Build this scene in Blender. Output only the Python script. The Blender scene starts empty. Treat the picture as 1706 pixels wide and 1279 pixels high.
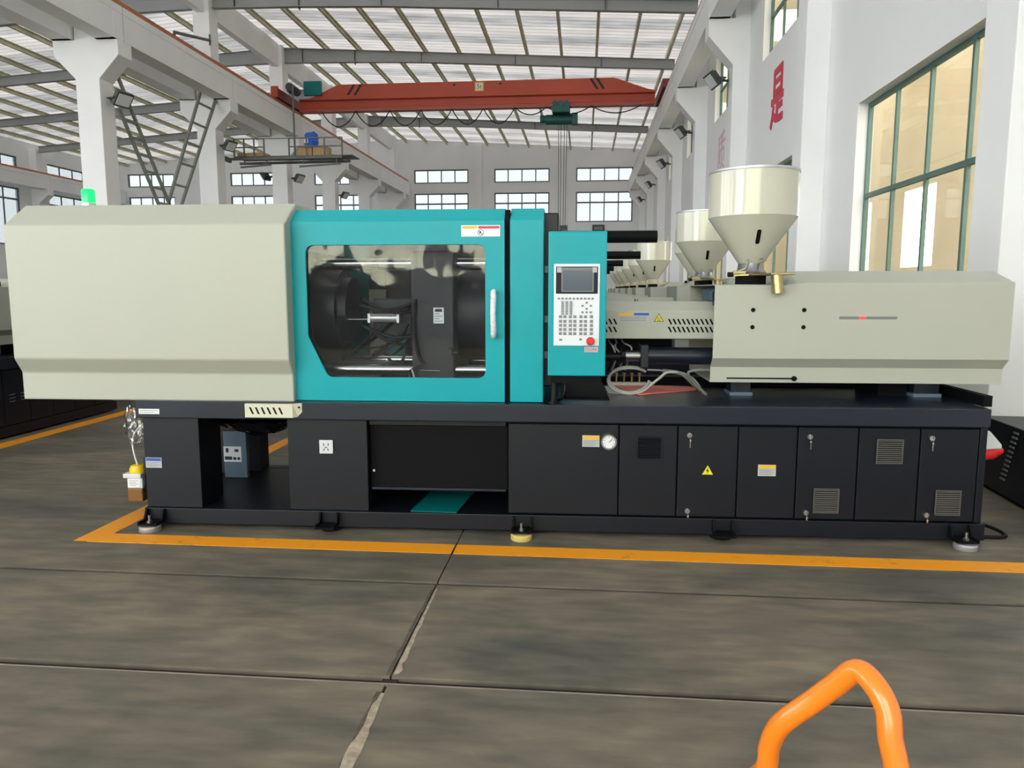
import bpy, bmesh, math, random
from math import sin, cos, pi, radians, sqrt
from mathutils import Vector, Matrix, noise as mnoise
random.seed(7)
scene = bpy.context.scene
COL = scene.collection

# ------------------------------------------------------------------ camera
F_PX, W_PX = 1250.0, 1706.0
cam_data = bpy.data.cameras.new('camera')
cam_data.sensor_fit = 'HORIZONTAL'
cam_data.sensor_width = 36.0
cam_data.lens = F_PX / W_PX * 36.0
cam_data.clip_start = 0.05
cam_data.clip_end = 400
camera = bpy.data.objects.new('camera', cam_data)
COL.objects.link(camera)
camera.location = (0, 0, 1.5)
camera.rotation_euler = (radians(90 - 7.181), 0, radians(5.441))
scene.camera = camera

# ------------------------------------------------------------------ world and exposure
SKY = 8.0
world = bpy.data.worlds.new('overcast_sky')
scene.world = world
world.use_nodes = True
wn = world.node_tree
bg = wn.nodes['Background']
tc = wn.nodes.new('ShaderNodeTexCoord')
sx = wn.nodes.new('ShaderNodeSeparateXYZ')
cr = wn.nodes.new('ShaderNodeValToRGB')
wn.links.new(tc.outputs['Generated'], sx.inputs[0])
wn.links.new(sx.outputs['Z'], cr.inputs[0])
cr.color_ramp.elements[0].position = 0.0
cr.color_ramp.elements[0].color = (0.55, 0.56, 0.56, 1)
cr.color_ramp.elements[1].position = 0.03
cr.color_ramp.elements[1].color = (0.97, 0.99, 1.0, 1)
wn.links.new(cr.outputs[0], bg.inputs['Color'])
bg.inputs['Strength'].default_value = SKY

scene.view_settings.view_transform = 'Standard'
scene.view_settings.look = 'None'
scene.view_settings.gamma = 1.0
scene.view_settings.use_curve_mapping = False
scene.view_settings.exposure = 0.53
try:
    scene.cycles.use_denoising = True
    scene.cycles.max_bounces = 10
    scene.cycles.diffuse_bounces = 6
    scene.cycles.glossy_bounces = 4
    scene.cycles.transparent_max_bounces = 16
    scene.cycles.caustics_reflective = False
    scene.cycles.caustics_refractive = False
    scene.cycles.sample_clamp_indirect = 6
except Exception:
    pass


# ------------------------------------------------------------------ materials
def lin(c):
    return tuple((x / 255 / 12.92 if x / 255 <= 0.04045 else ((x / 255 + 0.055) / 1.055) ** 2.4) for x in c) + (1,)


MATS = {}


def mat(name, rgb, rough=0.5, metal=0.0, vary=0.0, scale=6.0, bump=0.0, bscale=60.0, emit=0.0, spec=0.5, coat=0.0):
    if name in MATS:
        return MATS[name]
    m = bpy.data.materials.new(name)
    m.use_nodes = True
    nt = m.node_tree
    b = nt.nodes['Principled BSDF']
    col = lin(rgb)
    b.inputs['Base Color'].default_value = col
    b.inputs['Roughness'].default_value = rough
    b.inputs['Metallic'].default_value = metal
    b.inputs['Specular IOR Level'].default_value = spec
    if coat:
        b.inputs['Coat Weight'].default_value = coat
        b.inputs['Coat Roughness'].default_value = 0.1
    if vary or bump:
        t = nt.nodes.new('ShaderNodeTexCoord')
    if vary:
        n = nt.nodes.new('ShaderNodeTexNoise')
        n.inputs['Scale'].default_value = scale
        n.inputs['Detail'].default_value = 5
        nt.links.new(t.outputs['Object'], n.inputs['Vector'])
        r = nt.nodes.new('ShaderNodeValToRGB')
        r.color_ramp.elements[0].position = 0.3
        r.color_ramp.elements[1].position = 0.7
        r.color_ramp.elements[0].color = tuple(x * (1 - vary) for x in col[:3]) + (1,)
        r.color_ramp.elements[1].color = tuple(min(1, x * (1 + vary)) for x in col[:3]) + (1,)
        nt.links.new(n.outputs['Fac'], r.inputs[0])
        nt.links.new(r.outputs[0], b.inputs['Base Color'])
    if bump:
        n2 = nt.nodes.new('ShaderNodeTexNoise')
        n2.inputs['Scale'].default_value = bscale
        n2.inputs['Detail'].default_value = 3
        nt.links.new(t.outputs['Object'], n2.inputs['Vector'])
        bp = nt.nodes.new('ShaderNodeBump')
        bp.inputs['Strength'].default_value = bump
        bp.inputs['Distance'].default_value = 0.01
        nt.links.new(n2.outputs['Fac'], bp.inputs['Height'])
        nt.links.new(bp.outputs[0], b.inputs['Normal'])
    if emit:
        b.inputs['Emission Color'].default_value = col
        b.inputs['Emission Strength'].default_value = emit
    MATS[name] = m
    return m


mat('cream', (173, 176, 163), 0.42, vary=0.02, scale=1.5, bump=0.04, bscale=220)
mat('cream_gloss', (196, 195, 178), 0.2, coat=0.3)
mat('cream_bracket', (204, 204, 182), 0.4)
mat('teal', (0, 156, 166), 0.38, vary=0.03, scale=2, bump=0.03, bscale=220, spec=0.3)
mat('teal_dark', (0, 112, 114), 0.45, spec=0.3)
mat('black_paint', (13, 17, 27), 0.42, vary=0.10, scale=3, bump=0.05, bscale=260, spec=0.35)
mat('bed_paint', (24, 31, 44), 0.28, vary=0.10, scale=2.5, bump=0.03, bscale=240)
mat('gap_black', (7, 8, 12), 0.7, spec=0.15)
mat('rubber', (14, 14, 17), 0.5, spec=0.25)
mat('grille', (84, 82, 80), 0.5)
mat('chrome', (205, 207, 210), 0.16, 1.0)
mat('steel', (150, 152, 155), 0.35, 1.0)
mat('alu', (196, 198, 200), 0.4, 0.7)
mat('brass', (186, 170, 124), 0.36, 1.0, vary=0.15, scale=20)
mat('platen', (36, 38, 47), 0.45, vary=0.12, scale=5, spec=0.35)
mat('white_label', (226, 230, 234), 0.45)
mat('grey_label', (176, 180, 184), 0.45)
mat('label_print', (120, 124, 130), 0.6)
mat('amber_label', (236, 182, 26), 0.45)
mat('blue_label', (40, 84, 176), 0.45)
mat('warn_yellow', (226, 216, 40), 0.4)
mat('print_black', (24, 24, 26), 0.6)
mat('key_grey', (126, 128, 134), 0.5)
mat('panel_white', (222, 228, 234), 0.4)
mat('screen', (72, 82, 92), 0.12, emit=0.25)
mat('bezel', (20, 25, 36), 0.35, spec=0.2)
mat('red', (214, 36, 44), 0.4)
mat('red_sign', (206, 52, 78), 0.5)
mat('faded_sign', (222, 186, 194), 0.6)
mat('red_paper', (226, 124, 114), 0.75, vary=0.18, scale=14, bump=0.2, bscale=40)
mat('white_paper', (232, 232, 232), 0.7)
mat('wall_white', (236, 237, 238), 0.85, vary=0.02, scale=0.5, bump=0.05, bscale=30)
mat('concrete_white', (236, 237, 238), 0.82, vary=0.03, scale=0.8, bump=0.06, bscale=18)
mat('rafter_grey', (150, 152, 152), 0.55, vary=0.05, scale=1.0)
mat('purlin', (206, 203, 176), 0.6, vary=0.15, scale=1.5)
mat('rail_brown', (176, 112, 72), 0.6, vary=0.2, scale=3)
mat('groove', (46, 34, 32), 0.7, vary=0.2, scale=4)
mat('crane_orange', (178, 70, 46), 0.5, vary=0.08, scale=0.8)
mat('crane_red_dark', (120, 44, 44), 0.55)
mat('hoist_green', (18, 84, 78), 0.5)
mat('dark_metal', (58, 60, 58), 0.55)
mat('brace_grey', (122, 128, 118), 0.55)
mat('platform_grey', (92, 95, 94), 0.55)
mat('wood', (186, 148, 96), 0.7, vary=0.15, scale=6)
mat('carton', (178, 150, 110), 0.8, vary=0.1, scale=4)
mat('drum_blue', (24, 96, 200), 0.4)
mat('window_green', (84, 114, 106), 0.45, vary=0.1, scale=3)
mat('window_grey', (96, 104, 110), 0.5)
mat('reveal', (206, 204, 196), 0.8)
mat('orange_tube', (244, 132, 28), 0.28, vary=0.07, scale=9, coat=0.4)
mat('yellow_cap', (244, 196, 20), 0.4)
mat('amber_oil', (120, 84, 40), 0.3)
mat('canister_blue', (86, 106, 122), 0.4, vary=0.1, scale=5)
mat('hose_grey', (182, 182, 176), 0.5)
mat('lamp_body', (52, 56, 58), 0.45)
mat('lamp_face', (214, 220, 222), 0.25)
mat('green_lens', (0, 236, 84), 0.25, emit=1.6)
mat('red_led', (255, 50, 50), 0.3, emit=1.5)
mat('beige_wall', (240, 229, 205), 0.8, vary=0.05, scale=0.6)
mat('beige_floor', (150, 140, 120), 0.7)
mat('socket_white', (206, 210, 214), 0.4)
mat('slot_grey', (118, 120, 120), 0.4)
mat('blue_grey', (98, 116, 136), 0.4)


def floor_mat():
    m = bpy.data.materials.new('concrete_floor')
    m.use_nodes = True
    nt = m.node_tree
    b = nt.nodes['Principled BSDF']
    t = nt.nodes.new('ShaderNodeTexCoord')
    mp = nt.nodes.new('ShaderNodeMapping')
    mp.inputs['Scale'].default_value = (0.7, 1.5, 1)
    nt.links.new(t.outputs['Object'], mp.inputs[0])
    n = nt.nodes.new('ShaderNodeTexNoise')
    n.inputs['Scale'].default_value = 1.3
    n.inputs['Detail'].default_value = 9
    n.inputs['Roughness'].default_value = 0.62
    n.inputs['Distortion'].default_value = 0.6
    nt.links.new(mp.outputs[0], n.inputs['Vector'])
    r = nt.nodes.new('ShaderNodeValToRGB')
    e = r.color_ramp.elements
    e[0].position = 0.28
    e[0].color = lin((84, 84, 78))
    e[1].position = 0.74
    e[1].color = lin((134, 124, 108))
    nt.links.new(n.outputs['Fac'], r.inputs[0])
    # scuffs: fine streaky light marks
    mp2 = nt.nodes.new('ShaderNodeMapping')
    mp2.inputs['Scale'].default_value = (2.2, 7.5, 1)
    nt.links.new(t.outputs['Object'], mp2.inputs[0])
    n3 = nt.nodes.new('ShaderNodeTexNoise')
    n3.inputs['Scale'].default_value = 1.6
    n3.inputs['Detail'].default_value = 8
    nt.links.new(mp2.outputs[0], n3.inputs['Vector'])
    r3 = nt.nodes.new('ShaderNodeValToRGB')
    r3.color_ramp.elements[0].position = 0.35
    r3.color_ramp.elements[0].color = (0.78, 0.78, 0.77, 1)
    r3.color_ramp.elements[1].position = 0.72
    r3.color_ramp.elements[1].color = (1.28, 1.26, 1.21, 1)
    nt.links.new(n3.outputs['Fac'], r3.inputs[0])
    mx = nt.nodes.new('ShaderNodeMix')
    mx.data_type = 'RGBA'
    mx.blend_type = 'MULTIPLY'
    mx.inputs['Factor'].default_value = 1
    nt.links.new(r.outputs[0], mx.inputs['A'])
    nt.links.new(r3.outputs[0], mx.inputs['B'])
    nt.links.new(mx.outputs['Result'], b.inputs['Base Color'])
    rr = nt.nodes.new('ShaderNodeMapRange')
    rr.inputs['To Min'].default_value = 0.42
    rr.inputs['To Max'].default_value = 0.62
    nt.links.new(n.outputs['Fac'], rr.inputs['Value'])
    nt.links.new(rr.outputs[0], b.inputs['Roughness'])
    b.inputs['Specular IOR Level'].default_value = 0.35
    bp = nt.nodes.new('ShaderNodeBump')
    bp.inputs['Strength'].default_value = 0.12
    bp.inputs['Distance'].default_value = 0.01
    nt.links.new(n3.outputs['Fac'], bp.inputs['Height'])
    nt.links.new(bp.outputs[0], b.inputs['Normal'])
    MATS['floor'] = m


def paint_mat():
    m = mat('floor_yellow', (232, 150, 30), 0.5)
    nt = m.node_tree
    b = nt.nodes['Principled BSDF']
    t = nt.nodes.new('ShaderNodeTexCoord')
    n = nt.nodes.new('ShaderNodeTexNoise')
    n.inputs['Scale'].default_value = 5
    n.inputs['Detail'].default_value = 10
    n.inputs['Roughness'].default_value = 0.7
    nt.links.new(t.outputs['Object'], n.inputs['Vector'])
    r = nt.nodes.new('ShaderNodeValToRGB')
    e = r.color_ramp.elements
    e[0].position = 0.30
    e[0].color = lin((176, 122, 54))
    e[1].position = 0.42
    e[1].color = lin((252, 164, 30))
    nt.links.new(n.outputs['Fac'], r.inputs[0])
    nt.links.new(r.outputs[0], b.inputs['Base Color'])


def roof_mat():
    """foil-backed roof sheeting and translucent skylight strips: daylight really passes through"""
    for name, trans, tint, gl in (('roof_foil', 0.092, (1.0, 0.985, 0.96), 0.25), ('roof_skylight', 0.112, (1.0, 0.94, 0.895), 0.10), ('warm_skylight', 0.42, (1.0, 0.93, 0.76), 0.05)):
        m = bpy.data.materials.new(name)
        m.use_nodes = True
        nt = m.node_tree
        out = nt.nodes['Material Output']
        nt.nodes.remove(nt.nodes['Principled BSDF'])
        t = nt.nodes.new('ShaderNodeTexCoord')
        mp = nt.nodes.new('ShaderNodeMapping')
        mp.inputs['Scale'].default_value = (0.55, 2.0, 1)
        nt.links.new(t.outputs['Object'], mp.inputs[0])
        n = nt.nodes.new('ShaderNodeTexNoise')
        n.inputs['Scale'].default_value = 1.1
        n.inputs['Detail'].default_value = 6
        nt.links.new(mp.outputs[0], n.inputs['Vector'])
        oi = nt.nodes.new('ShaderNodeObjectInfo')
        add = nt.nodes.new('ShaderNodeMath')
        add.operation = 'MULTIPLY_ADD'
        nt.links.new(oi.outputs['Random'], add.inputs[0])
        add.inputs[1].default_value = 0.14
        nt.links.new(n.outputs['Fac'], add.inputs[2])
        r = nt.nodes.new('ShaderNodeValToRGB')
        r.color_ramp.elements[0].position = 0.36
        lo = 0.52 if name == 'roof_foil' else 0.74
        r.color_ramp.elements[0].color = tuple(trans * lo * x for x in tint) + (1,)
        r.color_ramp.elements[1].position = 0.80
        r.color_ramp.elements[1].color = tuple(trans * x for x in tint) + (1,)
        nt.links.new(add.outputs[0], r.inputs[0])
        tr = nt.nodes.new('ShaderNodeBsdfTranslucent')
        nt.links.new(r.outputs[0], tr.inputs['Color'])
        df = nt.nodes.new('ShaderNodeBsdfDiffuse')
        df.inputs['Color'].default_value = (0.5, 0.5, 0.51, 1)
        gs = nt.nodes.new('ShaderNodeBsdfGlossy')
        gs.inputs['Color'].default_value = (0.8, 0.81, 0.83, 1)
        gs.inputs['Roughness'].default_value = 0.3
        mix = nt.nodes.new('ShaderNodeAddShader')
        m2 = nt.nodes.new('ShaderNodeMixShader')
        m2.inputs[0].default_value = gl
        nt.links.new(df.outputs[0], m2.inputs[1])
        nt.links.new(gs.outputs[0], m2.inputs[2])
        m3 = nt.nodes.new('ShaderNodeMixShader')
        m3.inputs[0].default_value = 0.7
        nt.links.new(m2.outputs[0], m3.inputs[1])
        nt.links.new(tr.outputs[0], m3.inputs[2])
        nt.links.new(m3.outputs[0], out.inputs['Surface'])
        MATS[name] = m


def glass_mat(name, tint=(1, 1, 1), refl=0.06, rough=0.02, edge=0.35):
    m = bpy.data.materials.new(name)
    m.use_nodes = True
    nt = m.node_tree
    out = nt.nodes['Material Output']
    nt.nodes.remove(nt.nodes['Principled BSDF'])
    tr = nt.nodes.new('ShaderNodeBsdfTransparent')
    tr.inputs['Color'].default_value = tint + (1,)
    gs = nt.nodes.new('ShaderNodeBsdfGlossy')
    gs.inputs['Roughness'].default_value = rough
    lw = nt.nodes.new('ShaderNodeLayerWeight')
    lw.inputs['Blend'].default_value = 0.25
    mr = nt.nodes.new('ShaderNodeMapRange')
    mr.inputs['To Min'].default_value = refl
    mr.inputs['To Max'].default_value = edge
    nt.links.new(lw.outputs['Fresnel'], mr.inputs['Value'])
    mx = nt.nodes.new('ShaderNodeMixShader')
    nt.links.new(mr.outputs[0], mx.inputs[0])
    nt.links.new(tr.outputs[0], mx.inputs[1])
    nt.links.new(gs.outputs[0], mx.inputs[2])
    nt.links.new(mx.outputs[0], out.inputs['Surface'])
    MATS[name] = m
    return m, nt, gs


floor_mat()
paint_mat()
roof_mat()
glass_mat('window_glass', (0.30, 0.31, 0.315), 0.03)
glass_mat('reflect_tint_glass', (1.0, 0.985, 0.84), 0.03)  # tints the added rear windows so their reflection in the door looks yellowish
glass_mat('tinted_glass', (0.96, 0.95, 0.91), 0.03, 0.03, 0.16)
_m, _nt, _gs = glass_mat('acrylic', (0.90, 0.91, 0.92), 0.022, 0.05, 0.15)
_t = _nt.nodes.new('ShaderNodeTexCoord')
_n = _nt.nodes.new('ShaderNodeTexNoise')
_n.inputs['Scale'].default_value = 2.4
_b = _nt.nodes.new('ShaderNodeBump')
_b.inputs['Strength'].default_value = 0.5
_b.inputs['Distance'].default_value = 0.03
_nt.links.new(_t.outputs['Object'], _n.inputs['Vector'])
_nt.links.new(_n.outputs['Fac'], _b.inputs['Height'])
_nt.links.new(_b.outputs[0], _gs.inputs['Normal'])
glass_mat('plastic_film', (0.94, 0.95, 0.95), 0.12, 0.12, 0.6)


# ------------------------------------------------------------------ mesh helpers
class MB:
    def __init__(s):
        s.v, s.f = [], []

    def add(s, vs, fs):
        o = len(s.v)
        s.v += [tuple(x) for x in vs]
        s.f += [tuple(i + o for i in f) for f in fs]
        return s

    def box(s, a, b):
        x0, y0, z0 = a
        x1, y1, z1 = b
        return s.add([(x0, y0, z0), (x1, y0, z0), (x1, y1, z0), (x0, y1, z0), (x0, y0, z1), (x1, y0, z1), (x1, y1, z1), (x0, y1, z1)],
                     [(0, 3, 2, 1), (4, 5, 6, 7), (0, 1, 5, 4), (1, 2, 6, 5), (2, 3, 7, 6), (3, 0, 4, 7)])

    def bar(s, p, q, w, h, up=(0, 0, 1)):
        """rectangular bar from p to q, w across, h along up"""
        p, q = Vector(p), Vector(q)
        d = (q - p).normalized()
        sd = d.cross(Vector(up))
        if sd.length < 1e-5:
            sd = d.cross(Vector((0, 1, 0)))
        sd.normalize()
        u = sd.cross(d).normalized()
        vs = []
        for c in (p, q):
            for a, b in ((-1, -1), (1, -1), (1, 1), (-1, 1)):
                vs.append(c + sd * (a * w / 2) + u * (b * h / 2))
        return s.add(vs, [(0, 1, 2, 3), (7, 6, 5, 4), (0, 4, 5, 1), (1, 5, 6, 2), (2, 6, 7, 3), (3, 7, 4, 0)])

    def loft(s, rings, caps=True):
        n = len(rings[0])
        vs = [p for r in rings for p in r]
        fs = []
        for i in range(len(rings) - 1):
            for j in range(n):
                k = (j + 1) % n
                fs.append((i * n + j, i * n + k, (i + 1) * n + k, (i + 1) * n + j))
        if caps:
            fs.append(tuple(range(n - 1, -1, -1)))
            fs.append(tuple((len(rings) - 1) * n + j for j in range(n)))
        return s.add(vs, fs)

    def prism_x(s, prof, x0, x1):
        return s.loft([[(x0, a, b) for a, b in prof], [(x1, a, b) for a, b in prof]])

    def prism_y(s, prof, y0, y1):
        return s.loft([[(a, y0, b) for a, b in prof], [(a, y1, b) for a, b in prof]])

    def prism_z(s, prof, z0, z1):
        return s.loft([[(a, b, z0) for a, b in prof], [(a, b, z1) for a, b in prof]])

    def tube(s, pts, r, n=10, caps=True):
        pts = [Vector(p) for p in pts]
        rs = r if isinstance(r, (list, tuple)) else [r] * len(pts)
        rings = []
        prev = None
        for i, p in enumerate(pts):
            d = (pts[min(i + 1, len(pts) - 1)] - pts[max(i - 1, 0)]).normalized()
            if prev is None:
                a = Vector((0, 0, 1)) if abs(d.z) < 0.9 else Vector((1, 0, 0))
                prev = (a - d * a.dot(d)).normalized()
            else:
                prev = (prev - d * prev.dot(d)).normalized()
            e = d.cross(prev)
            rings.append([p + (prev * cos(2 * pi * k / n) + e * sin(2 * pi * k / n)) * rs[i] for k in range(n)])
        return s.loft(rings, caps)

    def cyl(s, p, q, r, n=16, r2=None):
        return s.tube([p, q], [r, r if r2 is None else r2], n)

    def lathe(s, prof, c=(0, 0, 0), n=32):
        """prof: (radius, z) list, closed on axis where r=0"""
        rings = [[(c[0] + r * cos(2 * pi * k / n), c[1] + r * sin(2 * pi * k / n), c[2] + z) for k in range(n)] for r, z in prof]
        return s.loft(rings, True)

    def build(s, name, m, parent=None, smooth=0, bevel=0, loc=None):
        me = bpy.data.meshes.new(name)
        me.from_pydata(s.v, [], s.f)
        bm = bmesh.new()
        bm.from_mesh(me)
        bmesh.ops.recalc_face_normals(bm, faces=bm.faces)
        bm.to_mesh(me)
        bm.free()
        if smooth:
            me.polygons.foreach_set('use_smooth', [True] * len(me.polygons))
            me.set_sharp_from_angle(angle=radians(smooth))
        o = link(name, me, m, parent)
        if loc:
            o.location = loc
        if bevel:
            md = o.modifiers.new('edge', 'BEVEL')
            md.width = bevel
            md.segments = 2
            md.limit_method = 'ANGLE'
            md.angle_limit = radians(30)
        return o


def link(name, me, m, parent=None):
    o = bpy.data.objects.new(name, me)
    if m is not None:
        me.materials.append(MATS[m] if isinstance(m, str) else m)
    COL.objects.link(o)
    if parent is not None:
        o.parent = parent
    return o


def tag(o, label, cat=None, group=None, kind=None):
    o['label'] = label
    if cat:
        o['category'] = cat
    if group:
        o['group'] = group
    if kind:
        o['kind'] = kind
    return o


def thing(name, label, cat, loc=(0, 0, 0), rz=0.0, group=None, kind=None):
    o = bpy.data.objects.new(name, None)
    o.empty_display_size = 0.1
    COL.objects.link(o)
    o.location = loc
    o.rotation_euler = (0, 0, rz)
    return tag(o, label, cat, group, kind)


def copy_tree(o, parent=None):
    c = o.copy()
    COL.objects.link(c)
    c.parent = parent
    for ch in list(o.children):
        copy_tree(ch, c)
    return c


def box(name, a, b, m, parent=None, bevel=0):
    return MB().box(a, b).build(name, m, parent, 0, bevel)


def rounded(pts, r, n=5):
    """2D polygon with corners rounded"""
    out = []
    L = len(pts)
    for i in range(L):
        p0, p1, p2 = Vector(pts[i - 1]), Vector(pts[i]), Vector(pts[(i + 1) % L])
        a, b = (p0 - p1).normalized(), (p2 - p1).normalized()
        ang = a.angle(b)
        d = min(r / math.tan(ang / 2), (p0 - p1).length * 0.45, (p2 - p1).length * 0.45)
        s, e = p1 + a * d, p1 + b * d
        for k in range(n + 1):
            t = k / n
            out.append(tuple((s * (1 - t) ** 2 + p1 * 2 * t * (1 - t) + e * t * t)))
    return out


def flat_with_hole(name, outer, holes, y0, y1, m, parent):
    """plate in the xz plane between depths y0 and y1, with holes"""
    cu = bpy.data.curves.new(name, 'CURVE')
    cu.dimensions = '2D'
    cu.fill_mode = 'BOTH'
    cu.extrude = (y1 - y0) / 2
    for poly in [outer] + holes:
        sp = cu.splines.new('POLY')
        sp.points.add(len(poly) - 1)
        for p, q in zip(sp.points, poly):
            p.co = (q[0], q[1], 0, 1)
        sp.use_cyclic_u = True
    tmp = bpy.data.objects.new('tmp', cu)
    COL.objects.link(tmp)
    dg = bpy.context.evaluated_depsgraph_get()
    me = bpy.data.meshes.new_from_object(tmp.evaluated_get(dg))
    bpy.data.objects.remove(tmp)
    bpy.data.curves.remove(cu)
    me.materials.clear()
    for v in me.vertices:
        x, y, z = v.co
        v.co = (x, (y0 + y1) / 2 + z, y)
    bm = bmesh.new()
    bm.from_mesh(me)
    bmesh.ops.remove_doubles(bm, verts=bm.verts, dist=1e-5)
    bmesh.ops.recalc_face_normals(bm, faces=bm.faces)
    bm.to_mesh(me)
    bm.free()
    me.name = name
    return link(name, me, m, parent)


def text(name, body, size, m, parent, loc, rot, extrude=0.0004, align='CENTER', bold=0.0):
    cu = bpy.data.curves.new(name, 'FONT')
    cu.body = body
    cu.size = size
    cu.extrude = extrude
    cu.align_x = align
    cu.offset = bold
    cu.align_y = 'CENTER'
    tmp = bpy.data.objects.new('tmp', cu)
    COL.objects.link(tmp)
    dg = bpy.context.evaluated_depsgraph_get()
    me = bpy.data.meshes.new_from_object(tmp.evaluated_get(dg))
    bpy.data.objects.remove(tmp)
    bpy.data.curves.remove(cu)
    me.materials.clear()
    o = link(name, me, m, parent)
    o.location = loc
    o.rotation_euler = rot
    return o


def catmull(P, n=6):
    out = []
    P = [Vector(p) for p in P]
    for i in range(len(P) - 1):
        p0, p1, p2, p3 = P[max(i - 1, 0)], P[i], P[i + 1], P[min(i + 2, len(P) - 1)]
        for k in range(n):
            s = k / n
            out.append(0.5 * ((2 * p1) + (p2 - p0) * s + (2 * p0 - 5 * p1 + 4 * p2 - p3) * s * s + (3 * p1 - p0 - 3 * p2 + p3) * s ** 3))
    out.append(P[-1])
    return out


def wall_mesh(a0, a1, z0, z1, t0, t1, holes, axis):
    """wall in the (a,z) plane, thickness t0..t1 on the other axis, rectangular holes (a0,a1,z0,z1): one welded shell"""
    A = sorted({a0, a1} | {h[0] for h in holes} | {h[1] for h in holes})
    Z = sorted({z0, z1} | {h[2] for h in holes} | {h[3] for h in holes})
    A = [a for a in A if a0 <= a <= a1]
    Z = [z for z in Z if z0 <= z <= z1]
    na, nz = len(A) - 1, len(Z) - 1

    def solid(i, j):
        if i < 0 or j < 0 or i >= na or j >= nz:
            return False
        ca, cz = (A[i] + A[i + 1]) / 2, (Z[j] + Z[j + 1]) / 2
        return not any(h[0] < ca < h[1] and h[2] < cz < h[3] for h in holes)
    idx, V, Fs = {}, [], []

    def vid(i, j, t):
        k = (i, j, t)
        if k not in idx:
            idx[k] = len(V)
            tt = (t0, t1)[t]
            V.append((A[i], tt, Z[j]) if axis == 'x' else (tt, A[i], Z[j]))
        return idx[k]
    for i in range(na):
        for j in range(nz):
            if not solid(i, j):
                continue
            Fs.append([vid(i, j, 0), vid(i + 1, j, 0), vid(i + 1, j + 1, 0), vid(i, j + 1, 0)])
            Fs.append([vid(i, j, 1), vid(i, j + 1, 1), vid(i + 1, j + 1, 1), vid(i + 1, j, 1)])
            for di, dj, p, q in ((-1, 0, (i, j), (i, j + 1)), (1, 0, (i + 1, j), (i + 1, j + 1)), (0, -1, (i, j), (i + 1, j)), (0, 1, (i, j + 1), (i + 1, j + 1))):
                if not solid(i + di, j + dj):
                    Fs.append([vid(*p, 0), vid(*q, 0), vid(*q, 1), vid(*p, 1)])
    b = MB()
    b.v, b.f = V, [tuple(f) for f in Fs]
    return b


# ================================================================== THE HALL
Y_NEAR, Y_FAR = -16.0, 54.0
X_RIGHT, X_LEFT, X_MID = 4.0, -34.8, -13.32
BAY = [7.0 + 6.4 * k for k in range(-3, 8)]        # near faces of the column rows: ... 7.0, 13.4, 19.8, 26.2 ...


def roof_z(x):
    return 12.05 - (x - X_MID) * 0.056 if x >= X_MID else 12.05 + (x - X_MID) * 0.068


# ---- floor: slabs with recessed joints, flush rails, painted lines
floor = thing('floor', 'dark worn concrete floor of the hall with flush rails and orange lines', None, kind='structure')
XJ = -0.735


def slab(x0, x1, y0, y1):
    box('slab', (x0, y0, -0.2), (x1, y1, 0.0), 'floor', floor)


slab(-36, XJ - 0.006, Y_NEAR - 2, 2.655)
slab(XJ + 0.006, 10.5, Y_NEAR - 2, 2.655)
slab(-36, XJ - 0.004, 2.71, 3.632)
slab(XJ + 0.004, 10.5, 2.71, 3.632)
slab(-36, XJ - 0.004, 3.664, 5.725)
slab(XJ + 0.004, 10.5, 3.664, 5.725)
slab(-36, 10.5, 5.74, Y_FAR + 1)
box('groove_bed', (-36, 2.64, -0.21), (10.5, 2.73, -0.022), 'groove', floor)
box('groove_bed', (-36, 3.62, -0.21), (10.5, 3.68, -0.014), 'groove', floor)
box('groove_bed', (-36, 5.72, -0.21), (10.5, 5.75, -0.012), 'groove', floor)
box('groove_bed', (XJ - 0.03, Y_NEAR, -0.21), (XJ + 0.03, 5.73, -0.012), 'groove', floor)
mat('rail_edge', (150, 138, 128), 0.5, 0.2, vary=0.2, scale=3)
box('rail_edge', (-36, 2.650, -0.03), (10.5, 2.657, 0.0015), 'rail_edge', floor)
box('rail_edge', (-36, 3.628, -0.02), (10.5, 3.633, 0.0012), 'groove', floor)


def ragged_strip(pts_w, z, seed):
    rnd = random.Random(seed)
    L, R = [], []
    for (x, y, wl, wr) in pts_w:
        L.append((x - wl * rnd.uniform(0.5, 1.3), y + rnd.uniform(-0.01, 0.01), z))
        R.append((x + wr * rnd.uniform(0.5, 1.3), y + rnd.uniform(-0.01, 0.01), z))
    b = MB()
    n = len(L)
    b.add(L + R, [(i, i + n, i + n + 1, i + 1) for i in range(n - 1)])
    return b


mat('patch_light', (168, 154, 136), 0.8, vary=0.3, scale=22, bump=0.5, bscale=50)
mat('patch_dark', (88, 82, 72), 0.85, vary=0.3, scale=20, bump=0.5, bscale=50)
ys = [1.6 + 0.045 * i for i in range(23)]
ragged_strip([(XJ + 0.004, y, 0.006 + 0.016 * max(0, sin((y - 1.75) * 3.3)), 0.006 + 0.014 * max(0, sin((y - 1.7) * 3.6))) for y in ys], 0.0012, 3).build('joint_patch', 'patch_light', floor)
ragged_strip([(XJ - 0.014, y, 0.010, 0.010) for y in ys[3:]], 0.0007, 5).build('joint_patch', 'patch_dark', floor)
ys = [2.72 + 0.045 * i for i in range(20)]
ragged_strip([(XJ + 0.012, y, 0.006, 0.022 * max(0.25, 1 - (y - 2.7) * 1.0)) for y in ys], 0.0012, 9).build('joint_patch', 'patch_light', floor)
ragged_strip([(XJ - 0.012, y, 0.012 * max(0.3, 1 - (y - 2.7) * 0.8), 0.01) for y in ys], 0.0007, 11).build('joint_patch', 'patch_dark', floor)
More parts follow.
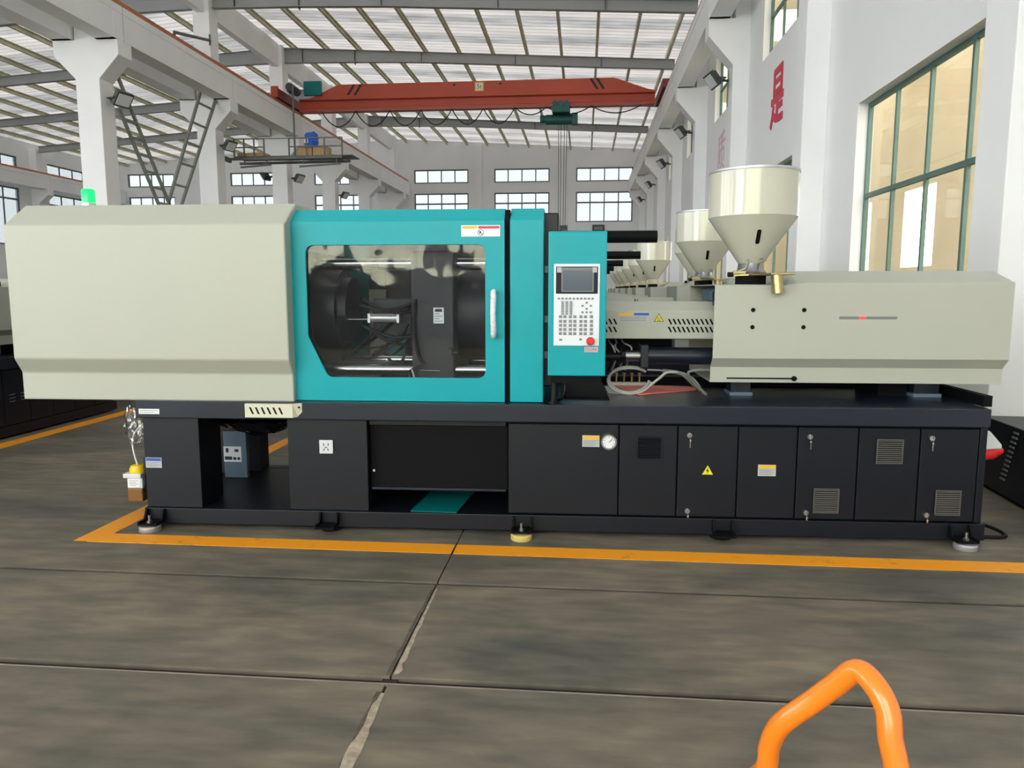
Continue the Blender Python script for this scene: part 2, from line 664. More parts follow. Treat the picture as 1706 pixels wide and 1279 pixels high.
# painted orange lines
box('painted_line', (-2.95, 4.085, 0.0), (XJ - 0.006, 4.24, 0.002), 'floor_yellow', floor)
box('painted_line', (XJ + 0.006, 4.085, 0.0), (9.5, 4.24, 0.002), 'floor_yellow', floor)
MB().add([(-3.04, 4.085, 0.002), (-2.95, 4.085, 0.002), (-2.95, 4.24, 0.002), (-2.88, 4.24, 0.002), (-2.86, 7.6, 0.002), (-2.99, 7.6, 0.002)],
         [(0, 1, 2, 3, 4, 5)]).build('painted_line', 'floor_yellow', floor)
box('painted_line', (-5.68, 5.76, 0.0), (-5.5, 12.0, 0.002), 'floor_yellow', floor)
box('painted_line', (-5.68, 0.0, 0.0), (-5.5, 2.64, 0.002), 'floor_yellow', floor)

# ---- window builder
WIN = [0]


def window(axis, t, a0, a1, z0, z1, cols, zs, fm, bw, gm, label, depth=0.05, panes=True):
    """framed window; zs = heights of the horizontal bars"""
    WIN[0] += 1
    w = thing('window_%d' % WIN[0], label, None, kind='structure')

    def bx(b, p0, p1, q0, q1, d0, d1):
        if axis == 'x':
            b.box((p0, t + d0, q0), (p1, t + d1, q1))
        else:
            b.box((t + d0, p0, q0), (t + d1, p1, q1))
    fr = MB()
    bx(fr, a0, a0 + bw, z0, z1, -depth / 2, depth / 2)
    bx(fr, a1 - bw, a1, z0, z1, -depth / 2, depth / 2)
    bx(fr, a0 + bw, a1 - bw, z0, z0 + bw, -depth / 2, depth / 2)
    bx(fr, a0 + bw, a1 - bw, z1 - bw, z1, -depth / 2, depth / 2)
    fr.build('window_frame', fm, w)
    step = (a1 - a0) / cols
    for z in zs:
        b = MB()
        bx(b, a0 + bw, a1 - bw, z - bw * 0.6, z + bw * 0.6, -depth * 0.45, depth * 0.45)
        b.build('transom', fm, w)
    levels = [z0] + list(zs) + [z1]
    for c in range(1, cols):
        for i in range(len(levels) - 1):
            b = MB()
            bx(b, a0 + c * step - bw * 0.45, a0 + c * step + bw * 0.45, levels[i] + bw * 0.5, levels[i + 1] - bw * 0.5, -depth * 0.4, depth * 0.4)
            b.build('mullion', fm, w)
    if panes:
        for c in range(cols):
            for i in range(len(levels) - 1):
                b = MB()
                bx(b, a0 + c * step + bw * 0.3, a0 + (c + 1) * step - bw * 0.3, levels[i] + bw * 0.3, levels[i + 1] - bw * 0.3, -0.003, 0.003)
                b.build('pane', gm, w)
    return w


# ---- walls
ORD = ['first', 'second', 'third', 'fourth', 'fifth', 'sixth', 'seventh', 'eighth', 'ninth', 'tenth']
holes_r = []
rwin = []
rwin.append((7.9, 11.95, 1.0, 4.22, 4, (2.88,), 'tall green-framed eight-pane window at the right edge beside the cream injection cover'))
for k in range(7):
    y = 13.4 + 6.4 * k
    if y + 5.0 > Y_FAR - 1:
        continue
    if k < 4:
        rwin.append((y + 1.7, y + 5.0, 1.0, 4.1, 3, (2.8,), 'lower green-framed window on the right wall, %s beyond the tall one' % ORD[k]))
    rwin.append((y + 1.7, y + 5.0, 6.65, 8.6, 3, (7.6,), 'high green-framed window above the lettering on the right wall, %s from the camera' % ORD[k]))
wall_mesh(Y_NEAR, Y_FAR, 0, 11.3, X_RIGHT, X_RIGHT + 0.24, [w[:4] for w in rwin], 'y').build('wall_right', 'wall_white')
tag(bpy.data.objects['wall_right'], 'long white plastered wall with windows along the right side', None, kind='structure')
for (a0, a1, z0, z1, cols, zs, lb) in rwin:
    window('y', X_RIGHT + 0.18, a0, a1, z0, z1, cols, zs, 'window_green', 0.055, 'tinted_glass', lb, 0.06)

far_w = []
for i, (a0, a1) in enumerate(((-12.15, -8.25), (-6.4, -2.5), (-0.64, 3.3), (-19.5, -15.7), (-25.8, -22.4), (-33.7, -30.1))):
    far_w.append((a0, a1, 8.98, 9.93, i))
    far_w.append((a0, a1, 6.2, 8.28, i))
wall_mesh(X_LEFT, X_RIGHT + 0.24, 0, 12.1, Y_FAR, Y_FAR + 0.3, [w[:4] for w in far_w], 'x').build('wall_far', 'wall_white')
tag(bpy.data.objects['wall_far'], 'pale end wall at the far end of the hall with two rows of windows', None, kind='structure')
FARPOS = ('left of the middle under the crane', 'in the middle under the crane', 'right of the middle under the crane', 'behind the left column row', 'seen right of the V brace', 'far left of the V brace')
for (a0, a1, z0, z1, i) in far_w:
    up = z0 > 8.5
    window('x', Y_FAR + 0.1, a0, a1, z0, z1, 4, () if up else (7.55,), 'window_grey', 0.085, 'window_glass',
           '%s window in the far end wall, %s' % ('upper narrow' if up else 'lower taller', FARPOS[i]), 0.06)

lw = []
for k, y in enumerate(BAY):
    if y + 5.6 > Y_FAR:
        continue
    lw.append((y + 1.6, y + 5.4, 8.75, 9.6, k))
    lw.append((y + 1.6, y + 5.4, 4.2, 7.7, k))
wall_mesh(Y_NEAR, Y_FAR, 0, 10.75, X_LEFT - 0.3, X_LEFT, [w[:4] for w in lw], 'y').build('wall_left', 'wall_white')
tag(bpy.data.objects['wall_left'], 'white side wall far off on the left with bright windows', None, kind='structure')
for (a0, a1, z0, z1, k) in lw:
    if a1 < 18:
        continue
    up = z0 > 8
    window('y', X_LEFT - 0.1, a0, a1, z0, z1, 3, () if up else (7.0,), 'window_grey', 0.09, 'window_glass',
           '%s window in the far left side wall, %s bay counted from the end wall' % ('shallow upper' if up else 'tall lower', ORD[int((Y_FAR - a1) / 6.4)]), 0.06)
# unseen wall behind the viewpoint; gateway and openings added to let in light
near_reflect_win = [(x, x + 2.5, 2.4, 6.4) for x in (-12.4, -9.3, -6.2, -3.1, 0.0)]  # added windows, placed to make bright patches reflected in the acrylic door pane
near_light_holes = near_reflect_win + [(x, x + 4.2, 7.1, 10.8) for x in (-11.8, -7.2, -2.6)] + [(-33, -15, 0.0, 6.6)] + [(x, x + 4.2, 7.1, 9.9) for x in (-33.0, -28.2, -23.4, -18.6)]
wall_mesh(X_LEFT, X_RIGHT + 0.24, 0, 12.1, Y_NEAR - 0.3, Y_NEAR, near_light_holes, 'x').build('wall_near', 'wall_white')
tag(bpy.data.objects['wall_near'], 'white gable wall behind the viewpoint with openings added to light the hall', None, kind='structure')

for k, (a0, a1, z0, z1) in enumerate(near_reflect_win):
    window('x', Y_NEAR - 0.15, a0, a1, z0, z1, 2, (4.6,), 'window_green', 0.07, 'reflect_tint_glass', 'added tall window behind the viewpoint tinted for its yellowish door reflection, %s from the left' % ORD[k])

# neighbouring room seen through the green windows
wall_mesh(Y_NEAR, Y_FAR, 0, 8.8, 10.2, 10.4, [(y, y + 2.2, 2.2, 4.6) for y in (8.5, 13.5, 18.5, 23.5, 28.5, 33.5)], 'y').build('wall_beyond', 'beige_wall')
tag(bpy.data.objects['wall_beyond'], 'beige wall of the neighbouring room seen through the green windows', None, kind='structure')
nb = thing('ceiling_beyond', 'beige ceiling with skylight panels of the neighbouring room behind the green windows', None, kind='structure')
for i in range(10):
    y = 4 + i * 5
    box('ceiling_board', (4.24, y, 8.8), (10.3, y + 2.4, 8.9), 'beige_wall', nb)
    MB().add([(4.24, y + 2.4, 8.85), (10.3, y + 2.4, 8.85), (10.3, y + 5, 8.85), (4.24, y + 5, 8.85)], [(0, 1, 2, 3)]).build('skylight_panel', 'warm_skylight', nb)
wall_mesh(4.24, 10.2, 0, 8.8, Y_FAR, Y_FAR + 0.2, [], 'x').build('wall_beyond_end', 'beige_wall')
tag(bpy.data.objects['wall_beyond_end'], 'beige end wall of the neighbouring room beyond the windows', None, kind='structure')


# ---- columns with corbels
def column_left_row(i, y):
    b = MB()
    xc = X_MID
    w = 0.34
    prof = [(xc - w, 0), (xc + w, 0), (xc + w, 7.1), (xc + 0.92, 7.7), (xc + 0.92, 8.1), (xc + 0.3, 8.1), (xc + 0.3, 11.9), (xc - 0.3, 11.9),
            (xc - 0.3, 8.1), (xc - 0.92, 8.1), (xc - 0.92, 7.7), (xc - w, 7.1)]
    b.prism_y(prof, y, y + 0.62)
    return b.build('column', 'concrete_white', bevel=0.015)


def column_right_row(i, y):
    b = MB()
    prof = [(3.6, 0), (4.0, 0), (4.0, 10.4), (3.62, 10.4), (3.62, 8.1), (2.98, 8.1), (2.98, 7.7), (3.6, 7.0)]
    b.prism_y(prof, y, y + 0.55)
    return b.build('column', 'concrete_white', bevel=0.012)


def column_wall_left(i, y):
    b = MB()
    x = X_LEFT
    b.prism_y([(x, 0), (x + 0.5, 0), (x + 0.5, 6.9), (x + 1.1, 7.4), (x + 1.1, 7.75), (x + 0.5, 7.75), (x + 0.5, 10.2), (x, 10.2)], y, y + 0.55)
    return b.build('column', 'concrete_white')


vis = [y for y in BAY if y > 19]
for k, y in enumerate(vis):
    tag(column_left_row(k, y), 'white concrete column with two-sided corbels, %s from the camera in the left row' % ORD[k], 'column', 'columns of the left row', 'structure')
for k, y in enumerate([y for y in BAY if y > 6]):
    tag(column_right_row(k, y), 'white wall column with one corbel, %s from the camera along the right wall' % ORD[k], 'column', 'columns of the right wall', 'structure')
for k, y in enumerate([y for y in BAY if y > 38]):
    tag(column_wall_left(k, y), 'white corbelled column on the far left side wall, %s seen' % ORD[k], 'column', 'columns of the far left wall', 'structure')
for k, x in enumerate((-7.55, -1.55)):
    tag(box('column', (x - 0.3, Y_FAR - 0.2, 0), (x + 0.3, Y_FAR, 11.5), 'concrete_white'),
        'flat white pilaster on the far end wall, %s of the hoist ropes' % ('left' if k == 0 else 'just right'), 'column', None, 'structure')

# ---- crane runway beams on the corbels, one piece per bay, with a rail on top


def runway(name, label, x0, x1, rail_x, ys, rail=True, z=8.1):
    r = thing(name, label, 'beam', kind='structure')
    xm = (x0 + x1) / 2
    for a, b_ in zip(ys[:-1], ys[1:]):
        b = MB()
        b.prism_y([(x0 + 0.012, z), (x1 - 0.012, z), (x1 - 0.012, z + 0.7), (x1, z + 0.71), (x1, z + 0.9), (x0, z + 0.9), (x0, z + 0.71), (x0 + 0.012, z + 0.7)], a + 0.325, b_ + 0.295)
        b.build('beam_segment', 'concrete_white', r)
        # end block over the corbel
        MB().box((x0 + 0.004, a - 0.12, z), (x1 - 0.004, a + 0.29, z + 0.69)).box((x0 + 0.004, a + 0.33, z), (x1 - 0.004, a + 0.74, z + 0.69)).build('end_block', 'concrete_white', r)
    if rail:
        MB().box((rail_x - 0.1, ys[0], z + 0.9), (rail_x + 0.1, ys[-1], z + 0.95)).box((rail_x - 0.035, ys[0], z + 0.95), (rail_x + 0.035, ys[-1], z + 1.06)).build('rail', 'rail_brown', r)
    return r


run_y = [y for y in BAY if y > 12] + [Y_FAR - 0.6]
runway('runway_beam', 'white runway beam with brown rail on the left column row', X_MID + 0.34, X_MID + 0.92, X_MID + 0.82, [13.4] + run_y[1:])
runway('runway_beam', 'white runway beam on the outer side of the left column row', X_MID - 0.92, X_MID - 0.34, X_MID - 0.6, [13.4] + run_y[1:])
runway('runway_beam', 'white runway beam on the corbels of the right wall', 2.98, 3.5, 3.08, [7.0] + run_y)
runway('runway_beam', 'white runway beam along the far left side wall', X_LEFT + 0.52, X_LEFT + 1.1, X_LEFT + 0.8, [y for y in BAY if y > 25] + [Y_FAR - 0.6], True, 7.75)
# longitudinal tie beams high in the left row
tb = thing('tie_beam', 'white concrete tie beam running along the tops of the left column row', 'beam', kind='structure')
for a, b_ in zip(run_y[:-1], run_y[1:]):
    box('beam_segment', (X_MID - 0.14, a + 0.62, 11.0), (X_MID + 0.14, b_, 11.95), 'concrete_white', tb)

# ---- roof: rafters, purlins, sheets
ceiling = thing('ceiling', 'silver insulated roof sheeting over grey steel rafters and purlins', None, kind='structure')
for y in [y for y in BAY if 19 < y < 50]:
    yc = y + 0.3
    # main bay rafter: tapered I section
    stations = [(X_MID + 0.3, 0.62), (-10.0, 0.5), (-7.0, 0.42), (3.62, 0.38)]
    top = [(x, roof_z(x) - 0.2) for x, h in stations]
    bot = [(x, roof_z(x) - 0.2 - h) for x, h in stations]
    b = MB()
    b.prism_y(top + bot[::-1], yc - 0.012, yc + 0.012)
    for line, s in ((top, -1), (bot, 1)):
        for p, q in zip(line[:-1], line[1:]):
            b.bar((p[0], yc, p[1] + 0.008 * s), (q[0], yc, q[1] + 0.008 * s), 0.2, 0.016)
    b.build('rafter', 'rafter_grey', ceiling)
    b = MB()
    for x in (-12.2, -9.9, -7.0, -3.0, 0.6):
        h = 0.6 if x < -9 else 0.4
        b.box((x - 0.006, yc - 0.09, roof_z(x) - 0.2 - h + 0.02), (x + 0.006, yc + 0.09, roof_z(x) - 0.21))
    b.build('rafter_stiffeners', 'dark_metal', ceiling)['kind'] = 'stuff'
    st2 = [(X_LEFT + 0.5, 0.38), (-27.0, 0.4), (-17.5, 0.45), (X_MID - 0.3, 0.62)]
    top = [(x, roof_z(x) - 0.2) for x, h in st2]
    bot = [(x, roof_z(x) - 0.2 - h) for x, h in st2]
    b = MB()
    b.prism_y(top + bot[::-1], yc - 0.012, yc + 0.012)
    for line, s in ((top, -1), (bot, 1)):
        for p, q in zip(line[:-1], line[1:]):
            b.bar((p[0], yc, p[1] + 0.008 * s), (q[0], yc, q[1] + 0.008 * s), 0.2, 0.016)
    b.build('rafter', 'rafter_grey', ceiling)

px = [3.3 - 1.45 * i for i in range(12)] + [X_MID - 0.8 - 1.5 * i for i in range(14)]
pur = None
for x in px:
    z = roof_z(x)
    b = MB()
    # C section
    b.prism_y([(-0.05, -0.2), (0.05, -0.2), (0.05, -0.185), (-0.035, -0.185), (-0.035, -0.015), (0.05, -0.015), (0.05, 0.0), (-0.05, 0.0)], 13.0, Y_FAR)
    if pur is None:
        pur = b.build('purlin', 'purlin', ceiling)
        o = pur
    else:
        o = bpy.data.objects.new('purlin', pur.data)
        COL.objects.link(o)
        o.parent = ceiling
    o.location = (x, 0, z)
# fly braces between rafter and purlin
b = MB()
for y in [y for y in BAY if 19 < y < 50]:
    for x in px[1:11:2]:
        b.bar((x, y + 0.3, roof_z(x) - 0.5), (x, y + 1.0, roof_z(x) - 0.18), 0.03, 0.03)
b.build('fly_braces', 'dark_metal', ceiling)['kind'] = 'stuff'


def sheet(y0, y1, xa, xb, m):
    b = MB()
    n = 3 if y1 - y0 < 2 else 1
    prof = []
    st = (y1 - y0) / n
    for i in range(n):
        prof += [(y0 + i * st, 0.0), (y0 + i * st + st * 0.82, 0.0), (y0 + i * st + st * 0.88, 0.05), (y0 + i * st + st * 0.94, 0.05)]
    prof.append((y1, 0.0))
    V = []
    for x in (xa, xb):
        V += [(x, p, roof_z(x) + 0.002 + q) for p, q in prof]
    k = len(prof)
    b.add(V, [(i, i + 1, i + 1 + k, i + k) for i in range(k - 1)])
    o = b.build('roof_sheet', m, ceiling)
    return o


y = 13.0
i = 0
while y < Y_FAR:
    y1 = min(y + 1.06, Y_FAR + 0.3)
    sheet(y, y1, X_MID, X_RIGHT + 0.3, 'roof_skylight' if i % 5 in (1, 3, 4) else 'roof_foil')
    sheet(y, y1, X_LEFT - 0.3, X_MID, 'roof_skylight' if (i * 7) % 5 in (0, 2) else 'roof_foil')
    y, i = y1, i + 1
y, i = Y_NEAR, 0
while y < 13.0 - 0.01:
    y1 = min(y + 2.9, 13.0)
    sheet(y, y1, X_MID, X_RIGHT + 0.3, 'roof_skylight' if i % 2 else 'roof_foil')
    sheet(y, y1, X_LEFT - 0.3, X_MID, 'roof_skylight' if i % 3 == 0 else 'roof_foil')
    y, i = y1, i + 1


# ================================================================== OVERHEAD THINGS
def lattice(name, label, a0, a1, b0, b1, x):
    """ladder-like steel brace: rails a0-a1 and b0-b1 given as (y,z), level rungs"""
    t = thing(name, label, 'brace', group='steel V bracing')
    for p, q in ((a0, a1), (b0, b1)):
        MB().bar((x, p[0], p[1]), (x, q[0], q[1]), 0.07, 0.085, (0, 1, 0)).build('rail', 'brace_grey', t)
    zt, zb = min(a0[1], b0[1]), max(a1[1], b1[1])
    for i in range(6):
        z = zt + (zb - zt) * (i + 0.5) / 6
        ya = a0[0] + (a1[0] - a0[0]) * (z - a0[1]) / (a1[1] - a0[1])
        yb = b0[0] + (b1[0] - b0[0]) * (z - b0[1]) / (b1[1] - b0[1])
        MB().bar((x, ya, z), (x, yb, z), 0.05, 0.06).build('rung', 'brace_grey', t)
    return t


lattice('column_brace', 'grey ladder-like steel brace slanting down from the near left column', (20.46, 7.4), (22.95, 3.9), (20.5, 6.45), (22.3, 3.9), -12.9)
lattice('column_brace', 'grey ladder-like steel brace slanting down from the second left column', (25.1, 8.05), (22.45, 3.7), (26.15, 8.05), (23.1, 3.6), -12.9)
tag(box('brace_post', (-13.0, 22.55, 0), (-12.8, 22.95, 3.72), 'brace_grey'), 'grey steel post under the V brace between the left columns', 'post')

# ---- bridge crane
CY = 32.0
crane = thing('bridge_crane', 'orange single-girder bridge crane spanning the hall below the roof', 'crane', (0, CY, 0))
sect = [(-0.26, 8.92), (0.26, 8.92), (0.26, 9.02), (0.16, 9.06), (0.16, 9.32), (0.30, 9.36), (0.30, 9.95), (-0.30, 9.95), (-0.30, 9.36), (-0.16, 9.32), (-0.16, 9.06), (-0.26, 9.02)]


def girder_ring(x, ztop):
    return [(x, a, min(z, ztop)) for a, z in sect]


MB().loft([girder_ring(-12.0, 9.40), girder_ring(-11.5, 9.42), girder_ring(-10.3, 9.95), girder_ring(1.1, 9.95), girder_ring(2.4, 9.5), girder_ring(2.75, 9.42)]).build('girder', 'crane_orange', crane)
for sgn, x, nm in ((-1, X_MID + 0.80, 'left'), (1, 3.08, 'right')):
    tr = MB().box((x - 0.16, -1.5, 9.19), (x + 0.16, 1.5, 9.54)).build('end_truck', 'crane_red_dark' if sgn < 0 else 'crane_red_dark', crane)
    for yy in (-1.2, 1.2):
        MB().cyl((x - 0.07, yy, 9.295), (x + 0.07, yy, 9.295), 0.13, 20).build('wheel', 'dark_metal', tr, 40)
    MB().box((x - 0.14, -1.6, 9.2), (x + 0.14, -1.5, 9.5 if sgn > 0 else 9.62)).build('buffer_plate', 'crane_orange' if sgn < 0 else 'crane_red_dark', tr)
mot = MB().box((-12.15, -1.2, 9.5), (-11.9, -0.5, 9.62)).cyl((-12.02, -1.25, 9.66), (-12.02, -0.4, 9.66), 0.17, 16).build('travel_motor', 'dark_metal', crane, 40)
box('control_box', (-11.72, -0.45, 9.52), (-10.98, -0.30, 10.08), 'teal_dark', crane)
for x in (-9.75, -9.45, 0.55, 0.30):
    d = 0.14 if x < 0 else -0.14
    MB().add([(x - d - 0.05, -0.306, 9.52), (x - d + 0.06, -0.306, 9.52), (x + d + 0.06, -0.306, 9.94), (x + d - 0.05, -0.306, 9.94)], [(0, 1, 2, 3)]).build('warning_stripe', 'print_black', crane)
pl = box('load_plate', (-4.55, -0.315, 9.55), (-4.18, -0.302, 9.90), 'amber_label', crane)
box('plate_face', (-4.50, -0.32, 9.60), (-4.23, -0.314, 9.85), 'white_label', pl)
text('lettering', '5t', 0.26, 'print_black', pl, (-4.365, -0.322, 9.725), (pi / 2, 0, 0))
for x in (-5.4, -3.5):
    MB().cyl((x, -0.31, 9.83), (x, -0.30, 9.83), 0.05, 14).build('girder_port', 'print_black', crane)
# festoon cables in loops below the girder
xs = [-11.0, -9.55, -8.1, -6.8, -5.5, -4.2, -2.9, -1.6, 0.2, 2.2]
for i, (a, c) in enumerate(zip(xs[:-1], xs[1:])):
    sag = 0.62 if c < -2 else 0.3
    pts = [(a + (c - a) * t / 10, -0.36, 8.86 - sag * (1 - (2 * t / 10 - 1) ** 2)) for t in range(11)]
    MB().tube(pts, 0.022, 6).build('festoon_cable', 'rubber', crane, 60)
MB().tube([(-11.2, -0.36, 8.88), (2.4, -0.36, 8.88)], 0.012, 6).build('festoon_wire', 'steel', crane)

hoist = thing('rope_hoist', 'dark green rope hoist hanging under the orange crane girder', 'hoist', (-1.02, CY, 0))
MB().box((-0.36, -0.45, 8.62), (0.36, 0.45, 8.92)).build('trolley', 'hoist_green', hoist, 0, 0.03)
for xx in (-0.24, 0.0, 0.24):
    MB().cyl((xx, -0.47, 8.96), (xx, -0.40, 8.96), 0.12, 16).build('trolley_wheel', 'hoist_green', hoist, 40)
MB().cyl((-0.62, 0, 8.42), (0.62, 0, 8.42), 0.2, 20).build('rope_drum', 'hoist_green', hoist, 40)
MB().cyl((-0.86, 0, 8.45), (-0.62, 0, 8.45), 0.15, 18).build('hoist_motor', 'hoist_green', hoist, 40)
box('gear_box', (0.45, -0.22, 8.22), (0.68, 0.22, 8.64), 'hoist_green', hoist)
for xx in (-0.1, 0.0, 0.14, 0.24):
    MB().cyl((xx, 0, 8.3), (xx * 0.8, 0, 4.15), 0.012, 6).build('rope', 'dark_metal', hoist)
MB().box((-0.22, -0.1, 3.95), (0.3, 0.1, 4.15)).build('hook_block', 'dark_metal', hoist)
MB().tube([(0.03, 0, 3.95)] + [(0.03 + 0.13 * sin(a), 0, 3.75 + 0.13 * cos(a)) for a in [0.2 + 0.5 * i for i in range(9)]], 0.03, 8).build('hook', 'dark_metal', hoist, 60)

# ---- maintenance platform by the second left column
plat = thing('maintenance_platform', 'dark steel maintenance platform with handrails beside the left column row', 'platform', (0, 28.0, 0))
ZP = 6.28
for yy in (-0.5, 0.5):
    MB().bar((-13.2, yy, ZP), (-8.85, yy, ZP + 0.03), 0.07, 0.09).build('side_beam', 'platform_grey', plat)
for i in range(8):
    x = -13.0 + i * 0.57
    box('deck_board', (x, -0.46, ZP + 0.08), (x + 0.53, 0.46, ZP + 0.11), 'platform_grey', plat)
for (xa, xb) in ((-12.95, -11.8), (-10.85, -8.85)):
    n = 3
    for i in range(n + 1):
        x = xa + (xb - xa) * i / n
        MB().bar((x, -0.48, ZP + 0.08), (x, -0.48, ZP + 0.72), 0.045, 0.045, (0, 1, 0)).build('rail_post', 'platform_grey', plat)
    for zz in (0.42, 0.72):
        MB().bar((xa, -0.48, ZP + zz), (xb, -0.48, ZP + zz), 0.04, 0.04).build('handrail', 'platform_grey', plat)
MB().bar((-11.8, -0.48, ZP + 0.72), (-10.85, -0.48, ZP + 0.72), 0.03, 0.03).build('handrail', 'platform_grey', plat)
for (xa, xb) in ((-12.75, -11.6), (-10.5, -8.95)):
    MB().bar((xa, -0.4, ZP - 0.28), (xb, -0.4, ZP - 0.20), 0.10, 0.05).build('lamp_tray', 'platform_grey', plat)
    for x in (xa + 0.15, xb - 0.15):
        MB().bar((x, -0.4, ZP - 0.18), (x, -0.4, ZP + 0.0), 0.03, 0.03, (0, 1, 0)).build('hanger', 'platform_grey', plat)
MB().bar((-13.1, -0.5, ZP - 0.05), (-13.1, -1.2, ZP - 0.05), 0.1, 0.16).build('wall_bracket', 'platform_grey', plat)
MB().tube([(-10.7, -0.3, ZP + 0.1), (-10.7, -0.3, 8.9)], 0.035, 8).build('hanger_rod', 'platform_grey', plat)
tag(box('wooden_plank', (-12.9, 27.66, ZP + 0.115), (-11.85, 28.2, ZP + 0.25), 'wood', None, 0.01), 'light wooden plank lying on the left end of the steel platform', 'plank')
for i, x in enumerate((-10.6, -10.02)):
    c = box('carton', (x, 27.7, ZP + 0.115), (x + 0.54, 28.2, ZP + 0.45), 'carton', None, 0.01)
    tag(c, ('brown carton under the left half of the blue drum on the platform', 'brown carton under the right half of the blue drum on the platform')[i], 'carton')
    MB().box((x + 0.24, 27.696, ZP + 0.12), (x + 0.30, 27.7, ZP + 0.45)).build('tape', 'wood', c)
drum = thing('plastic_drum', 'blue plastic drum standing on the cartons of the platform', 'drum', (-10.14, 27.95, ZP + 0.452))
MB().lathe([(0.0, 0), (0.24, 0), (0.25, 0.03), (0.25, 0.18), (0.262, 0.2), (0.25, 0.22), (0.25, 0.42), (0.22, 0.5), (0.12, 0.53), (0, 0.53)]).build('drum_body', 'drum_blue', drum, 40)
MB().box((-0.2, -0.262, 0.12), (-0.04, -0.235, 0.32)).build('drum_label', 'white_label', drum)
MB().lathe([(0.0, 0.53), (0.06, 0.53), (0.06, 0.56), (0, 0.56)], (0.08, 0, 0), 14).build('drum_cap', 'print_black', drum)


# ---- floodlights on the columns
def flood(loc, rz, tilt, s, label):
    t = thing('floodlight', label, 'floodlight', loc, rz, 'floodlights on the columns')
    R = Matrix.Rotation(tilt, 4, 'X')

    def put(b, n, m):
        b.v = [tuple(R @ Vector(v)) for v in b.v]
        return b.build(n, m, t)
    put(MB().box((-0.26 * s, -0.05 * s, -0.2 * s), (0.26 * s, 0.05 * s, 0.2 * s)), 'housing', 'lamp_body')
    put(MB().box((-0.22 * s, -0.062 * s, -0.16 * s), (0.22 * s, -0.05 * s, 0.16 * s)), 'lens', 'lamp_face')
    fins = MB()
    for i in range(7):
        x = (-0.21 + 0.07 * i) * s
        fins.box((x - 0.008 * s, 0.05 * s, -0.16 * s), (x + 0.008 * s, 0.12 * s, 0.16 * s))
    put(fins, 'cooling_fins', 'lamp_body')['kind'] = 'stuff'
    MB().tube([(-0.29 * s, 0, 0), (-0.29 * s, 0.25 * s, 0), (0.29 * s, 0.25 * s, 0), (0.29 * s, 0, 0)], 0.02 * s, 6).build('yoke', 'lamp_body', t)
    MB().bar((0, 0.25 * s, 0), (0, 0.42 * s, 0), 0.05 * s, 0.05 * s).build('bracket', 'lamp_body', t)
    return t


flood((-12.54, 20.1, 6.62), radians(75), radians(35), 1.0, 'floodlight on the nearest left column above the green beacon')
flood((-12.56, 26.4, 6.55), radians(75), radians(35), 0.95, 'floodlight on the second left column at the platform end')
flood((-12.54, 32.9, 6.35), radians(75), radians(35), 0.95, 'floodlight on the third left column below the platform')
flood((-12.54, 39.3, 6.4), radians(75), radians(35), 0.9, 'floodlight on the fourth left column low behind the teal door')
flood((-14.10, 32.9, 6.45), radians(-105), radians(35), 0.9, 'floodlight facing the outer bay on the third left column')
for k, y in enumerate((20.0, 26.4, 32.8, 39.2, 45.6)):
    flood((3.17, y + 0.2, 6.75), radians(-80), radians(38), 1.0 if k < 3 else 0.9, 'floodlight on the right wall columns, %s from the camera' % ORD[k])

t = thing('cable_strut', 'short steel pipe strut reaching from the rail to the second left column', 'strut', (0, 0, 0))
MB().tube([(-12.45, 22.9, 9.25), (-13.0, 26.15, 10.05)], 0.05, 8).build('pipe', 'platform_grey', t, 60)
MB().bar((-13.0, 26.15, 9.9), (-13.0, 26.15, 10.25), 0.05, 0.05, (0, 1, 0)).build('end_plate', 'platform_grey', t)
MB().bar((-12.5, 22.9, 9.16), (-12.5, 22.9, 9.3), 0.06, 0.06, (0, 1, 0)).build('rail_clamp', 'platform_grey', t)
t = thing('wall_lamp', 'small dark lamp box on the far end wall under the right window', 'lamp', (0.95, Y_FAR, 5.75))
box('lamp_box', (-0.42, -0.16, -0.25), (0.42, 0.0, 0.25), 'lamp_body', t, 0.02)
box('lamp_lens', (-0.3, -0.18, -0.12), (0.3, -0.16, 0.12), 'slot_grey', t)

# ---- red characters painted on the right wall
def stroke_char(strokes, w, h):
    b = MB()
    for i, (pts, t) in enumerate(strokes):
        for p, q in zip(pts[:-1], pts[1:]):
            b.bar((0, (0.5 - p[0]) * w, p[1] * h), (0, (0.5 - q[0]) * w, q[1] * h), 0.012 + 0.0006 * i, t * 1.25, (0, 0, 1) if abs(p[0] - q[0]) > abs(p[1] - q[1]) else (0, 1, 0))
    return b


SHI = [([(0.24, 1.0), (0.24, 0.54)], 0.13), ([(0.80, 1.0), (0.80, 0.54)], 0.13), ([(0.18, 0.965), (0.86, 0.965)], 0.12), ([(0.18, 0.775), (0.86, 0.775)], 0.09), ([(0.18, 0.585), (0.86, 0.585)], 0.10),
       ([(0.02, 0.45), (0.98, 0.45)], 0.12), ([(0.52, 0.45), (0.52, 0.13)], 0.13), ([(0.52, 0.29), (0.92, 0.29)], 0.11), ([(0.24, 0.37), (0.15, 0.14), (0.03, -0.02)], 0.12),
       ([(0.20, 0.20), (0.42, 0.09), (0.66, 0.06), (0.98, 0.06)], 0.12)]
sg = tag(stroke_char(SHI, 1.05, 1.12).build('wall_character', 'red_sign'), 'bold red Chinese character on the right wall between the two green windows', 'sign')
sg.location = (3.993, 16.85, 4.98)
sg2 = tag(text('wall_character', '\u8d28', 1.25, 'faded_sign', None, (3.995, 23.4, 5.45), (pi / 2, 0, -pi / 2), 0.004), 'pale red Chinese character further along the right wall behind the floodlights', 'sign')


